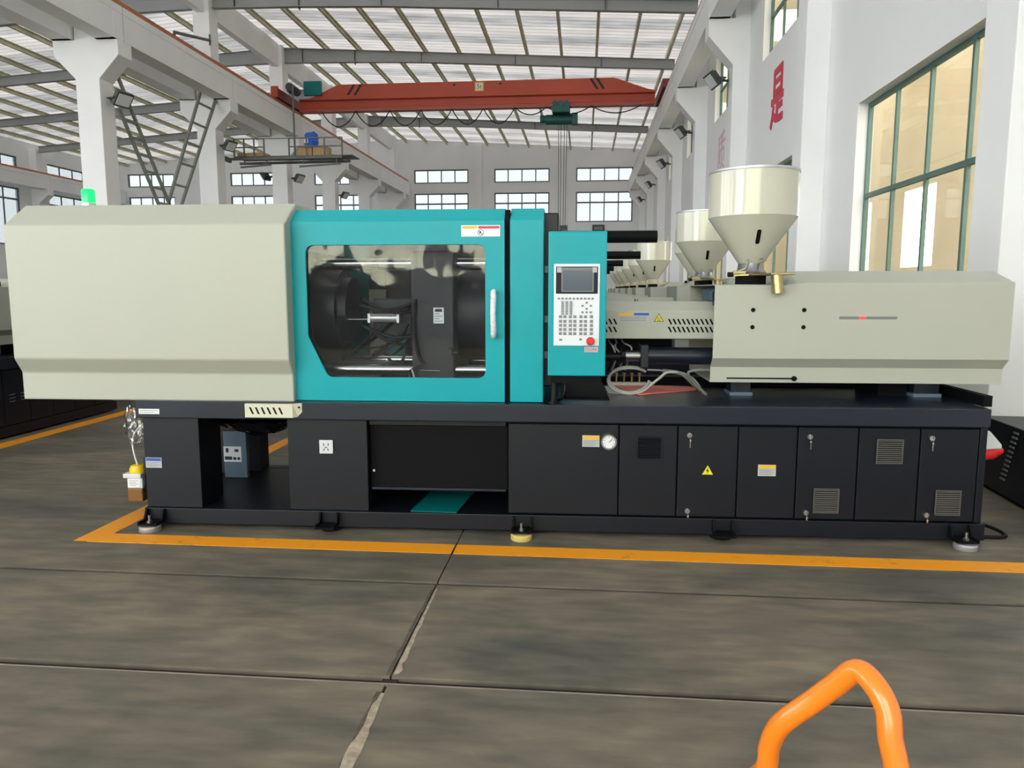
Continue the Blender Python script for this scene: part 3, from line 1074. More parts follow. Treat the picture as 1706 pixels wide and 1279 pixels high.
# ================================================================== THE MOULDING MACHINES
TH = radians(1.6)
MO = (-2.77, 4.40, 0.0)
COVER = [(0.0, 0.812), (0.0, 0.985), (-0.06, 1.075), (-0.06, 1.885), (0.15, 2.025), (1.05, 2.025), (1.26, 1.885), (1.26, 1.075), (1.2, 0.985), (1.2, 0.812)]
DOORS = [(2.325, 2.990), (2.998, 3.341), (3.349, 3.699), (3.707, 4.046), (4.054, 4.399), (4.407, 4.753), (4.761, 5.088)]


def door_outline(u0, u1, z0, z1):
    return [(u0, z0), (u1, z0), (u1, z1), (u0, z1)]


def inj_ring(u, flat):
    zt, zs = (1.53, 1.525) if flat else (1.615, 1.54)
    v1 = 0.23 if flat else 0.45
    v2 = 1.07 if flat else 0.85
    return [(u, 0.26, 0.925), (u, 0.26, 1.02), (u, 0.2, 1.08), (u, 0.2, zs), (u, v1, zt), (u, v2, zt), (u, 1.1, zs), (u, 1.1, 1.08), (u, 1.04, 1.02), (u, 1.04, 0.925)]


def barrel_prof():
    return [(0.40, 1.185), (0.40, 1.365), (0.50, 1.422), (0.72, 1.422), (0.80, 1.365), (0.80, 1.185)]


def slats(parent, u0, u1, z0, z1, v, n=11, m='grille'):
    g = box('vent_grille', (u0, v - 0.006, z0), (u1, v, z1), 'gap_black', parent)
    fr = MB()
    w = 0.006
    fr.box((u0, v - 0.012, z0), (u0 + w, v - 0.004, z1)).box((u1 - w, v - 0.012, z0), (u1, v - 0.004, z1))
    fr.box((u0 + w, v - 0.012, z0), (u1 - w, v - 0.004, z0 + w)).box((u0 + w, v - 0.012, z1 - w), (u1 - w, v - 0.004, z1))
    st = (z1 - z0 - 2 * w) / n
    for i in range(n):
        z = z0 + w + st * (i + 0.5)
        fr.add([(u0 + w, v - 0.012, z - st * 0.1), (u1 - w, v - 0.012, z - st * 0.1), (u1 - w, v - 0.005, z + st * 0.38), (u0 + w, v - 0.005, z + st * 0.38),
                (u0 + w, v - 0.012, z - st * 0.22), (u1 - w, v - 0.012, z - st * 0.22), (u1 - w, v - 0.004, z + st * 0.26), (u0 + w, v - 0.004, z + st * 0.26)],
               [(0, 1, 2, 3), (4, 7, 6, 5), (0, 4, 5, 1), (2, 6, 7, 3)])
    o = fr.build('grille_slats', m, g)
    o['kind'] = 'stuff'
    return g


def key_lock(parent, u, z, v):
    k = MB().cyl((u, v, z), (u, v - 0.012, z), 0.016, 18).build('lock', 'chrome', parent, 40)
    MB().box((u - 0.002, v - 0.03, z - 0.012), (u + 0.002, v - 0.012, z + 0.012)).lathe([(0, -0.001), (0.012, -0.001), (0.012, 0.001), (0, 0.001)], (u + 0.003, v - 0.02, z - 0.03), 10).box((u + 0.001, v - 0.016, z - 0.075), (u + 0.008, v - 0.013, z - 0.02)).build('key', 'chrome', k)


def plate_label(parent, u0, u1, z0, z1, v, head, body='grey_label', lines=4):
    p = box('label_plate', (u0, v - 0.002, z0), (u1, v, z1), body, parent)
    if head:
        h = (z1 - z0)
        box('label_header', (u0 + 0.003, v - 0.003, z1 - h * 0.33), (u1 - 0.003, v - 0.002, z1 - h * 0.05), head, p)
    if lines:
        b = MB()
        zt = z1 - (z1 - z0) * (0.42 if head else 0.15)
        st = (zt - z0 - 0.006) / lines
        for i in range(lines):
            z = zt - st * (i + 0.5)
            b.box((u0 + 0.008, v - 0.0027, z - st * 0.14), (u1 - 0.008 - 0.02 * (i % 2), v - 0.002, z + st * 0.14))
        b.build('printed_lines', 'label_print', p)['kind'] = 'stuff'
    return p


def slots(parent, u0, z, n, pitch, v, m='gap_black', h=0.042, lean=0.018, w=0.006):
    b = MB()
    for i in range(n):
        u = u0 + i * pitch
        b.add([(u - w, v - 0.001, z + h / 2), (u + w, v - 0.001, z + h / 2), (u + lean + w, v - 0.001, z - h / 2), (u + lean - w, v - 0.001, z - h / 2),
               (u - w, v + 0.003, z + h / 2), (u + w, v + 0.003, z + h / 2), (u + lean + w, v + 0.003, z - h / 2), (u + lean - w, v + 0.003, z - h / 2)],
              [(0, 1, 2, 3), (0, 4, 5, 1), (1, 5, 6, 2), (2, 6, 7, 3), (3, 7, 4, 0), (7, 6, 5, 4)])
    o = b.build('vent_slots', m, parent)
    o['kind'] = 'stuff'
    return o


def triangle(parent, u, z, s, v, bolt=True):
    t = MB().prism_y([(u - s / 2, z), (u + s / 2, z), (u, z + s * 0.88)], v - 0.0015, v).build('warning_triangle', 'print_black', parent)
    k = 0.82
    c = z + s * 0.29
    MB().prism_y([(u - s / 2 * k, c + (z - c) * k), (u + s / 2 * k, c + (z - c) * k), (u, c + (z + s * 0.88 - c) * k)], v - 0.0025, v - 0.0015).build('triangle_face', 'warn_yellow', t)
    if bolt:
        MB().prism_y([(u + 0.004, z + 0.048), (u - 0.010, z + 0.026), (u - 0.001, z + 0.026), (u - 0.006, z + 0.008), (u + 0.010, z + 0.030), (u + 0.001, z + 0.030)], v - 0.0035, v - 0.0025).build('bolt_mark', 'print_black', t)
    else:
        b = MB()
        for i in range(3):
            b.box((u - 0.009 + 0.008 * i, v - 0.0035, z + 0.012), (u - 0.007 + 0.008 * i, v - 0.0025, z + 0.03))
        b.box((u - 0.012, v - 0.0035, z + 0.006), (u + 0.012, v - 0.0025, z + 0.009)).build('heat_mark', 'print_black', t)
    return t


def main_machine():
    M = thing('injection_moulding_machine', 'long cream and teal injection moulding machine on a black base in front', 'machine', MO, TH)
    # --- base
    b = MB()
    b.box((0.0, 0.0, 0.022), (5.15, 0.09, 0.122)).box((0.0, 1.11, 0.022), (5.15, 1.2, 0.122))
    b.box((0.0, 0.09, 0.022), (0.09, 1.11, 0.122)).box((5.06, 0.09, 0.022), (5.15, 1.11, 0.122))
    b.build('base_frame', 'black_paint', M, 0, 0.004)
    box('base_plate', (0.09, 0.09, 0.10), (5.06, 1.11, 0.118), 'black_paint', M)
    box('support_post', (0.01, 0.02, 0.122), (0.372, 0.32, 0.705), 'black_paint', M, 0.004)
    box('support_post', (0.01, 0.92, 0.122), (0.2, 1.18, 0.705), 'black_paint', M, 0.004)
    box('support_post', (0.20, 1.0, 0.118), (0.355, 1.16, 0.705), 'black_paint', M, 0.004)
    box('cabinet', (0.942, 0.02, 0.122), (1.446, 0.7, 0.705), 'black_paint', M, 0.004)
    box('cabinet_body', (2.318, 0.046, 0.122), (5.13, 1.15, 0.704), 'gap_black', M)
    box('corner_post', (5.094, 0.02, 0.122), (5.135, 0.12, 0.704), 'black_paint', M, 0.004)
    box('side_panel', (5.131, 0.12, 0.122), (5.138, 1.15, 0.704), 'black_paint', M)
    ds = []
    for (u0, u1) in DOORS:
        ds.append(box('cabinet_door', (u0, 0.02, 0.128), (u1, 0.046, 0.688), 'black_paint', M, 0.004))
    # door fittings
    plate_label(ds[0], 2.772, 2.876, 0.552, 0.623, 0.02, 'amber_label')
    g = MB().cyl((2.931, 0.02, 0.587), (2.931, -0.006, 0.587), 0.047, 28).build('pressure_gauge', 'chrome', ds[0], 40)
    MB().cyl((2.931, -0.006, 0.587), (2.931, -0.009, 0.587), 0.037, 24).build('gauge_face', 'white_label', g)
    b = MB().bar((2.931, -0.0105, 0.587), (2.951, -0.0105, 0.607), 0.003, 0.003)
    for i in range(9):
        a = radians(225 - 270 * i / 8)
        b.bar((2.931 + 0.026 * cos(a), -0.010, 0.587 + 0.026 * sin(a)), (2.931 + 0.034 * cos(a), -0.010, 0.587 + 0.034 * sin(a)), 0.003, 0.002)
    b.build('gauge_marks', 'print_black', g)['kind'] = 'stuff'
    slats(ds[1], 3.10, 3.25, 0.48, 0.622, 0.02, 11, 'black_paint')
    key_lock(ds[2], 3.412, 0.632, 0.02)
    key_lock(ds[2], 3.412, 0.165, 0.02)
    triangle(ds[2], 3.527, 0.388, 0.078, 0.02)
    plate_label(ds[3], 3.824, 3.93, 0.388, 0.458, 0.02, 'amber_label')
    key_lock(ds[4], 4.118, 0.632, 0.02)
    key_lock(ds[4], 4.116, 0.168, 0.02)
    slats(ds[4], 4.155, 4.305, 0.168, 0.32, 0.02)
    slats(ds[5], 4.505, 4.658, 0.476, 0.624, 0.02)
    key_lock(ds[6], 4.818, 0.632, 0.02)
    key_lock(ds[6], 4.816, 0.168, 0.02)
    slats(ds[6], 4.86, 5.007, 0.168, 0.322, 0.02)
    # access opening in the middle of the base
    box('access_panel', (1.452, 0.075, 0.262), (2.312, 0.09, 0.70), 'gap_black', M)
    box('panel_header', (1.452, 0.05, 0.665), (2.305, 0.075, 0.70), 'black_paint', M, 0.003)
    box('panel_lip', (1.46, 0.055, 0.252), (2.305, 0.075, 0.266), 'bed_paint', M, 0.002)
    MB().cyl((1.475, 0.075, 0.375), (1.475, 0.055, 0.375), 0.009, 14).build('panel_knob', 'chrome', M, 40)
    box('opening_back', (1.446, 0.72, 0.118), (2.318, 0.74, 0.705), 'gap_black', M)
    # wall socket and base labels
    s = box('mains_socket', (1.145, 0.008, 0.488), (1.231, 0.02, 0.573), 'socket_white', M, 0.003)
    b = MB()
    for (du, dz, a) in ((-0.014, 0.016, 0), (0.014, 0.016, 0), (-0.012, -0.016, 0.5), (0.012, -0.016, -0.5), (0.0, -0.002, 1.57)):
        c = Vector((1.188 + du, 0.007, 0.53 + dz))
        d = Vector((sin(a), 0, cos(a))) * 0.007
        b.bar(c - d, c + d, 0.005, 0.002, (0, 1, 0))
    b.build('socket_holes', 'print_black', s)['kind'] = 'stuff'
    plate_label(M, 0.016, 0.12, 0.378, 0.444, 0.02, 'blue_label')
    plate_label(M, 0.02, 0.152, 0.732, 0.764, -0.03, None, 'white_label', 2)
    # --- bed
    box('bed', (-0.005, -0.03, 0.706), (5.12, 1.22, 0.815), 'bed_paint', M, 0.006)
    # --- clamping unit cover
    MB().prism_x(COVER, -0.745, 1.0).build('clamp_cover', 'cream', M, 0, 0.008)
    br = MB().box((0.709, -0.056, 0.722), (1.008, -0.0305, 0.806)).add(
        [(1.008, -0.056, 0.722), (1.008, -0.056, 0.81), (1.058, -0.0305, 0.81), (1.058, -0.0305, 0.755), (1.03, -0.0305, 0.725)], [(0, 1, 2, 3, 4)]).build('vent_bracket', 'cream_bracket', M)
    slots(br, 0.742, 0.764, 6, 0.0365, -0.056)
    MB().cyl((1.043, -0.046, 0.785), (1.043, -0.036, 0.785), 0.006, 10).build('bracket_screw', 'gap_black', br)
    be = thing_part('beacon', M)
    MB().lathe([(0, 0), (0.045, 0), (0.045, 0.075), (0, 0.075)], (-0.68, 0.7, 2.025), 20).build('beacon_base', 'alu', be, 40)
    MB().lathe([(0, 0.075), (0.043, 0.075), (0.043, 0.16), (0.036, 0.172), (0, 0.175)], (-0.68, 0.7, 2.025), 20).build('beacon_lens', 'green_lens', be, 40)
    # --- sliding safety door with acrylic window
    D = thing_part('safety_door', M)
    win = rounded([(1.087, 1.767), (1.087, 1.215), (1.205, 0.963), (2.182, 0.963), (2.182, 1.767)], 0.055)
    flat_with_hole('door_plate', door_outline(0.93, 2.298, 0.818, 1.903), [win], 0.04, 0.062, 'teal', D)
    MB().prism_x([(0.04, 1.903), (0.062, 1.903), (0.17, 1.968), (0.5, 1.968), (0.5, 1.985), (0.155, 1.985)], 0.93, 2.298).build('door_top', 'teal', D, 0, 0.003)
    box('door_edge', (2.272, 0.062, 0.818), (2.298, 0.16, 1.90), 'teal', D)
    box('door_skirt', (0.93, 0.062, 0.818), (2.272, 0.14, 0.84), 'teal', D)
    MB().prism_y([(a, c) for a, c in rounded([(1.07, 1.785), (1.07, 1.21), (1.195, 0.945), (2.2, 0.945), (2.2, 1.785)], 0.055)], 0.063, 0.067).build('window_pane', 'acrylic', D)
    plate = box('sticker', (2.04, 0.037, 1.812), (2.272, 0.0395, 1.878), 'white_label', D)
    box('sticker_header', (2.046, 0.0362, 1.858), (2.135, 0.037, 1.873), 'amber_label', plate)
    box('sticker_header', (2.143, 0.0362, 1.858), (2.268, 0.037, 1.873), 'red_sign', plate)
    ring = MB()
    c0 = (2.156, 0.036, 1.835)
    ring.tube([(c0[0] + 0.017 * cos(2 * pi * i / 24), c0[1], c0[2] + 0.017 * sin(2 * pi * i / 24)) for i in range(25)], 0.0014, 5, False)
    ring.bar((c0[0] - 0.012, 0.036, c0[2] + 0.012), (c0[0] + 0.012, 0.036, c0[2] - 0.012), 0.003, 0.001, (0, 1, 0))
    ring.bar((c0[0] - 0.006, 0.036, c0[2] - 0.006), (c0[0] + 0.002, 0.036, c0[2] + 0.008), 0.006, 0.001, (0, 1, 0))
    ring.build('prohibition_mark', 'print_black', plate)
    hd = MB().tube([(2.236, 0.04, 1.49), (2.236, -0.02, 1.485), (2.238, -0.035, 1.46), (2.235, -0.036, 1.36), (2.238, -0.035, 1.25), (2.236, -0.02, 1.225), (2.236, 0.04, 1.22)],
                   [0.013, 0.015, 0.018, 0.0165, 0.018, 0.015, 0.013], 12).build('handle', 'white_label', D, 60)
    wr = MB()
    for i in range(9):
        z = 1.24 + 0.028 * i
        wr.tube([(2.236 + 0.0185 * cos(a), -0.035 + 0.0185 * sin(a), z + 0.018 * sin(a * 0.5 + i)) for a in [j * 0.63 for j in range(11)]], 0.0022, 4, False)
    wr.build('plastic_wrap', 'plastic_film', D)['kind'] = 'stuff'
    box('door_gap', (2.300, 0.07, 0.818), (2.330, 0.12, 1.97), 'gap_black', M)
    # fixed teal panel
    MB().prism_x([(0.04, 0.818), (0.04, 1.908), (0.15, 1.985), (0.42, 1.985), (0.42, 0.818)], 2.331, 2.532).build('fixed_panel', 'teal', M, 0, 0.005)
    box('fixed_panel_foot', (2.45, 0.5, 1.83), (2.62, 0.56, 1.90), 'teal', M)
    # --- mould area behind the window
    for (v, z, r) in ((0.36, 1.665, 0.032), (0.30, 0.985, 0.036), (0.98, 1.665, 0.032), (0.98, 0.985, 0.036)):
        MB().cyl((0.9, v, z), (2.4, v, z), r, 20).build('tie_bar', 'chrome', M, 40)
    mp_ = box('moving_platen', (1.69, 0.24, 0.93), (1.965, 1.1, 1.74), 'platen', M, 0.012)
    plate_label(mp_, 1.832, 1.898, 1.287, 1.386, 0.24, None, 'white_label', 5)
    box('sticker_marks', (1.843, 0.2365, 1.36), (1.887, 0.238, 1.378), 'print_black', mp_)
    MB().cyl((1.955, 0.235, 1.10), (1.985, 0.235, 1.10), 0.012, 10).box((1.93, 0.21, 1.08), (1.95, 0.24, 1.13)).build('clamp_bolt', 'print_black', mp_, 40)
    MB().cyl((1.965, 0.62, 1.33), (2.28, 0.62, 1.33), 0.30, 40).build('mould_ring', 'platen', M, 40)
    box('stationary_platen', (2.24, 0.16, 0.9), (2.62, 1.1, 1.96), 'black_paint', M, 0.01)
    MB().cyl((0.98, 0.55, 1.36), (1.18, 0.55, 1.36), 0.27, 40).cyl((1.18, 0.55, 1.36), (1.24, 0.55, 1.36), 0.22, 40).build('toggle_housing', 'platen', M, 40)
    box('tail_block', (0.90, 0.2, 0.92), (1.02, 1.1, 1.74), 'platen', M)
    cy = MB().cyl((1.392, 0.36, 1.315), (1.588, 0.36, 1.315), 0.028, 20).build('transducer', 'alu', M, 40)
    for uu in (1.385, 1.575):
        box('transducer_end', (uu, 0.33, 1.285), (uu + 0.016, 0.39, 1.345), 'alu', cy)
    MB().cyl((1.09, 0.36, 1.305), (1.385, 0.36, 1.305), 0.005, 8).build('transducer_rod', 'chrome', cy)
    box('rod_end', (1.04, 0.33, 1.29), (1.09, 0.39, 1.325), 'grey_label', cy)
    box('valve_block', (1.40, 0.42, 1.18), (1.66, 0.6, 1.44), 'platen', M, 0.01)
    rnd = random.Random(4)
    for i in range(9):
        a = Vector((1.66 - 0.02 * (i % 3), 0.38 + 0.03 * (i % 4), 1.42 - 0.035 * i))
        e = Vector((1.18 + 0.06 * i * 0.6, 0.45 + 0.05 * (i % 3), 1.03 + 0.03 * (i % 4)))
        mid = (a + e) / 2 + Vector((rnd.uniform(-0.1, 0.1), -0.08, -rnd.uniform(0.04, 0.16)))
        pts = [(a * (1 - t) ** 2 + mid * 2 * t * (1 - t) + e * t * t) for t in [j / 10 for j in range(11)]]
        MB().tube(pts, 0.010 if i % 3 else 0.007, 8).build('hydraulic_hose', 'rubber' if i % 4 else 'platen', M, 60)
    for (za, zb, ua, ub) in ((1.44, 1.36, 1.36, 1.70), (1.40, 1.42, 1.34, 1.72), (1.27, 1.14, 1.36, 1.72), (1.25, 1.22, 1.40, 1.74)):
        pts = [(ua + (ub - ua) * t / 8, 0.32 - 0.03 * sin(pi * t / 8), za + (zb - za) * t / 8 - 0.04 * sin(pi * t / 8)) for t in range(9)]
        MB().tube(pts, 0.010, 8).build('hydraulic_hose', 'rubber', M, 60)
    MB().tube(catmull([(1.72, 0.22, 1.44), (1.71, 0.215, 1.25), (1.74, 0.215, 1.08), (1.77, 0.215, 1.03), (1.68, 0.2, 0.98), (1.70, 0.19, 0.92)]), 0.012, 8).build('hydraulic_hose', 'rubber', M, 60)
    MB().tube(catmull([(1.70, 0.18, 1.0), (1.72, 0.16, 0.95), (1.73, 0.16, 0.90), (1.74, 0.17, 0.83)]), 0.005, 6).build('signal_wire', 'hose_grey', M, 60)
    MB().cyl((1.73, 0.225, 0.99), (1.87, 0.225, 0.985), 0.005, 8).build('guide_rod', 'chrome', M)
    box('drip_floor', (0.95, 0.14, 0.815), (2.26, 1.12, 0.90), 'gap_black', M)
    # rear guard, seen through the window
    rg = thing_part('rear_guard', M)
    box('rear_panel', (0.96, 1.16, 0.82), (1.19, 1.2, 1.90), 'teal_dark', rg)
    box('rear_panel', (1.19, 1.13, 0.95), (1.315, 1.2, 1.50), 'cream', rg)
    box('rear_panel', (1.19, 1.14, 1.50), (1.315, 1.2, 1.90), 'platen', rg)
    box('rear_panel', (1.315, 1.16, 0.82), (1.46, 1.2, 1.42), 'teal', rg)
    box('rear_panel', (1.315, 1.16, 1.42), (1.46, 1.2, 1.90), 'platen', rg)
    box('rear_panel', (1.46, 1.16, 0.82), (2.30, 1.2, 1.90), 'platen', rg)
    box('rear_header', (0.96, 1.14, 1.90), (2.30, 1.2, 1.985), 'teal_dark', rg)
    box('chute', (1.0, 0.5, 0.90), (1.38, 1.1, 0.98), 'slot_grey', M)
    # --- control box
    cb = thing_part('control_unit', M)
    MB().prism_x([(-0.03, 0.99), (-0.03, 1.826), (-0.022, 1.836), (0.12, 1.842), (0.12, 0.99)], 2.561, 2.901).build('control_box', 'teal', cb, 0, 0.005)
    box('control_box_base', (2.58, -0.015, 0.945), (2.88, 0.11, 0.99), 'gap_black', cb)
    box('key_panel', (2.594, -0.037, 1.17), (2.862, -0.03, 1.648), 'panel_white', cb, 0.003)
    box('screen_bezel', (2.606, -0.040, 1.475), (2.850, -0.037, 1.632), 'bezel', cb, 0.002)
    box('screen_edge', (2.638, -0.0412, 1.486), (2.826, -0.040, 1.626), 'slot_grey', cb)
    box('screen', (2.645, -0.0425, 1.492), (2.819, -0.0412, 1.612), 'screen', cb)
    for (uu, mm) in ((2.612, 'grey_label'), (2.818, 'warn_yellow')):
        MB().prism_y([(uu, 1.598), (uu + 0.026, 1.598), (uu + 0.026, 1.628), (uu, 1.628)], -0.0432, -0.040).build('corner_mark', mm if mm == 'grey_label' else 'grey_label', cb)
    kb = MB()

    def keyrow(u0, z, n, pitch, w=0.013, h=0.011):
        for i in range(n):
            u = u0 + i * pitch
            kb.box((u, -0.041, z - h / 2), (u + w, -0.037, z + h / 2))
    keyrow(2.617, 1.447, 10, 0.0219)
    for i in range(7):
        keyrow(2.638, 1.427 - 0.0115 * i, 3, 0.0245, 0.016, 0.009)
    keyrow(2.780, 1.423, 1, 0.02)
    keyrow(2.756, 1.405, 1, 0.02)
    keyrow(2.804, 1.405, 1, 0.02)
    keyrow(2.780, 1.387, 1, 0.02)
    keyrow(2.756, 1.367, 3, 0.024)
    for i, z in enumerate((1.341, 1.314, 1.290, 1.266, 1.242)):
        for (u0, n) in ((2.625, 2), (2.683, 2), (2.745, 2), (2.806, 1)):
            keyrow(u0, z, n, 0.0262, 0.018, 0.017)
    keyrow(2.627, 1.205, 1, 0.02, 0.018, 0.012)
    keyrow(2.745, 1.208, 1, 0.02, 0.016, 0.012)
    o = kb.build('keys', 'key_grey', cb)
    o['kind'] = 'stuff'
    es = MB().lathe([(0, 0), (0.016, 0), (0.016, 0.012), (0.024, 0.014), (0.024, 0.024), (0.018, 0.03), (0, 0.03)], (0, 0, 0), 24)
    es.v = [(2.810 + x, -0.037 - z, 1.199 + y) for x, y, z in es.v]
    es.build('emergency_stop', 'red', cb, 40)
    nm = box('maker_plate', (2.776, -0.034, 1.132), (2.857, -0.030, 1.164), 'grey_label', cb)
    # raised lettering on the maker's plate
    tx = text('maker_lettering', 'STORK', 0.0235, 'red_sign', cb, (2.8165, -0.0345, 1.1475), (pi / 2, 0, 0), 0.0004)
    MB().tube([(2.60, 0.05, 0.95), (2.60, 0.05, 0.87), (2.595, 0.05, 0.815)], 0.022, 14).lathe([(0, 0), (0.035, 0), (0.035, 0.012), (0, 0.012)], (2.595, 0.05, 0.815), 16).build('support_pipe', 'rubber', cb, 50)
    MB().tube(catmull([(2.66, 0.06, 0.95), (2.665, 0.05, 0.9), (2.65, 0.06, 0.85), (2.62, 0.1, 0.82)]), 0.01, 8).build('cable', 'rubber', cb, 50)
    # platen hardware seen in the gap
    for z in (1.6, 1.3, 1.08):
        box('gap_bracket', (2.535, 0.12, z), (2.556, 0.15, z + 0.04), 'slot_grey', M)
    # --- tie bar ends beyond the stationary platen
    MB().cyl((2.6, 0.35, 1.828), (3.232, 0.35, 1.828), 0.038, 24).build('tie_bar_end', 'gap_black', M, 40)
    # --- barrel cover
    bc = MB().prism_x(barrel_prof(), 2.70, 3.63).build('barrel_cover', 'cream', M, 0, 0.004)
    slots(bc, 2.915, 1.295, 3, 0.03, 0.40, h=0.036)
    slots(bc, 2.915, 1.245, 3, 0.03, 0.40, h=0.036)
    slots(bc, 3.325, 1.295, 10, 0.029, 0.40, h=0.036)
    slots(bc, 3.325, 1.245, 10, 0.029, 0.40, h=0.036)
    p = box('label_plate', (3.004, 0.398, 1.293), (3.200, 0.40, 1.351), 'grey_label', bc)
    box('label_header', (3.006, 0.3972, 1.333), (3.098, 0.398, 1.350), 'amber_label', p)
    box('label_header', (3.103, 0.3972, 1.335), (3.198, 0.398, 1.350), 'blue_label', p)
    b = MB()
    for i in range(3):
        b.box((3.012, 0.3975, 1.322 - 0.011 * i), (3.18, 0.398, 1.325 - 0.011 * i))
    b.build('printed_lines', 'label_print', p)['kind'] = 'stuff'
    triangle(bc, 3.262, 1.295, 0.062, 0.40, False)
    MB().cyl((3.13, 0.55, 1.422), (3.13, 0.55, 1.437), 0.012, 10).build('lifting_screw', 'steel', bc)
    # --- injection cylinder and hoses below the barrel
    ic = MB().cyl((3.199, 0.45, 1.072), (3.64, 0.45, 1.072), 0.056, 28).build('injection_cylinder', 'bed_paint', M, 40)
    box('cylinder_head', (3.150, 0.385, 0.998), (3.2, 0.515, 1.145), 'bed_paint', ic, 0.005)
    MB().cyl((3.055, 0.45, 1.07), (3.15, 0.45, 1.07), 0.036, 20).build('cylinder_neck', 'steel', ic, 40)
    MB().cyl((2.70, 0.45, 1.065), (3.055, 0.45, 1.065), 0.026, 16).build('piston_rod', 'rubber', ic, 40)
    MB().cyl((3.03, 0.45, 1.068), (3.058, 0.45, 1.068), 0.046, 8).build('lock_nut', 'rubber', ic)
    box('carriage_rail', (2.62, 0.96, 0.815), (5.0, 1.08, 0.875), 'gap_black', M)
    box('rail_pad', (2.95, 0.60, 1.15), (3.32, 0.70, 1.185), 'gap_black', M)
    hp = []
    for k in range(2):
        pts = []
        for i in range(25):
            a = pi * 0.25 + 2 * pi * i / 24 * 0.86
            pts.append((3.09 + (0.125 + 0.012 * k) * cos(a) * 1.05, 0.50 - 0.03 * k - 0.10 * (1 - abs(cos(a))) * 0.4, 0.912 + 0.085 * sin(a) - 0.006 * k))
        MB().tube(pts, 0.0085, 8).build('grease_hose', 'hose_grey', M, 60)
    MB().tube(catmull([(3.22, 0.42, 0.88), (3.28, 0.42, 0.93), (3.33, 0.43, 0.965), (3.42, 0.45, 0.96), (3.50, 0.47, 0.92), (3.55, 0.48, 0.86), (3.57, 0.5, 0.82)]), 0.009, 8).build('grease_hose', 'hose_grey', M, 60)
    MB().tube([(3.20, 0.44, 0.98), (3.27, 0.44, 0.978), (3.30, 0.44, 0.975)], 0.008, 8).build('hose_fitting', 'steel', M, 60)
    MB().tube(catmull([(3.30, 0.44, 0.975), (3.42, 0.45, 0.955), (3.50, 0.46, 0.89), (3.56, 0.47, 0.84), (3.59, 0.48, 0.816)]), 0.013, 8).build('grease_hose', 'slot_grey', M, 60)
    MB().tube(catmull([(3.62, 0.40, 0.985), (3.52, 0.40, 0.985), (3.46, 0.41, 0.965), (3.50, 0.43, 0.90), (3.585, 0.44, 0.82)]), 0.010, 8).build('grease_hose', 'slot_grey', M, 60)
    for i in range(6):
        u = 2.93 + 0.022 * i
        MB().tube(catmull([(u, 0.62, 1.185), (u + 0.01, 0.56, 1.15), (u + 0.03 * (i % 3), 0.5, 1.12), (u + 0.05, 0.54, 1.05), (u + 0.03, 0.6, 0.96)]), 0.006, 6).build('heater_wire', 'hose_grey' if i % 2 else 'rubber', M, 60)
    mf = box('grease_manifold', (2.99, 0.90, 0.815), (3.25, 0.955, 0.84), 'alu', M, 0.003)
    for i in range(4):
        u = 3.035 + 0.055 * i
        MB().cyl((u, 0.92, 0.84), (u, 0.92, 0.885), 0.009, 10).cyl((u, 0.92, 0.885), (u, 0.92, 0.905), 0.013, 8).build('grease_valve', 'brass', mf, 40)
    # tray on the bed
    tr = MB().add([(2.64, 0.22, 0.815), (2.945, 0.2, 0.815), (2.94, 0.82, 0.815), (2.64, 0.82, 0.815), (2.64, 0.24, 0.83), (2.935, 0.22, 0.83), (2.925, 0.80, 0.86), (2.64, 0.80, 0.86)],
                  [(0, 3, 2, 1), (0, 1, 5, 4), (1, 2, 6, 5), (2, 3, 7, 6), (3, 0, 4, 7), (4, 5, 6, 7)]).build('drip_tray', 'gap_black', M)
    # --- injection unit cover
    ib = MB().loft([inj_ring(3.57, True), inj_ring(3.98, True), inj_ring(4.12, False), inj_ring(5.322, False)])
    ib.f = [f for f in ib.f if f != tuple(range(9, -1, -1))]
    inj = ib.build('injection_cover', 'cream', M)
    sd = inj.modifiers.new('thickness', 'SOLIDIFY')
    sd.thickness = 0.006
    sd.offset = -1
    fbk = box('feed_block', (3.64, 0.42, 1.20), (3.80, 0.82, 1.515), 'slot_grey', M, 0.006)
    MB().cyl((3.60, 0.40, 1.46), (3.64, 0.40, 1.46), 0.03, 14).box((3.60, 0.36, 1.40), (3.64, 0.41, 1.43)).build('feed_fitting', 'rubber', fbk, 40)
    box('feed_bracket', (3.60, 0.50, 1.43), (3.64, 0.78, 1.50), 'canister_blue', fbk)
    for u in (3.803, 4.107):
        for z in (1.264 + 0.008, 1.388 - 0.012):
            MB().cyl((u, 0.2, z), (u, 0.197, z), 0.013, 14).build('cover_hole', 'gap_black', inj)
    sl = MB().prism_y(rounded([(4.316, 1.322), (4.656, 1.322), (4.656, 1.338), (4.316, 1.338)], 0.007, 4), 0.197, 0.2).build('light_slot', 'slot_grey', inj)
    box('red_light', (4.432, 0.195, 1.3235), (4.472, 0.1972, 1.3365), 'red_led', inj)
    MB().bar((3.672, 0.256, 0.951), (4.10, 0.256, 0.951), 0.008, 0.008).cyl((4.082, 0.258, 0.951), (4.082, 0.248, 0.951), 0.016, 16).build('stroke_pointer', 'gap_black', inj)
    box('hopper_block', (3.80, 0.42, 1.53), (3.93, 0.70, 1.585), 'gap_black', inj)
    for (u0, u1) in ((3.745, 3.87), (4.90, 5.055)):
        ft = box('carriage_foot', (u0 - 0.01, 0.44, 0.815), (u1 + 0.01, 0.62, 0.838), 'blue_grey', M, 0.003)
        box('foot_block', (u0, 0.46, 0.838), (u1, 0.6, 0.93), 'bed_paint', ft)
    box('carriage_block', (4.70, 0.52, 0.815), (4.88, 0.9, 0.93), 'gap_black', M)
    MB().bar((5.165, 0.10, 0.842), (5.165, 0.95, 0.842), 0.05, 0.065).build('cable_trough', 'gap_black', M)
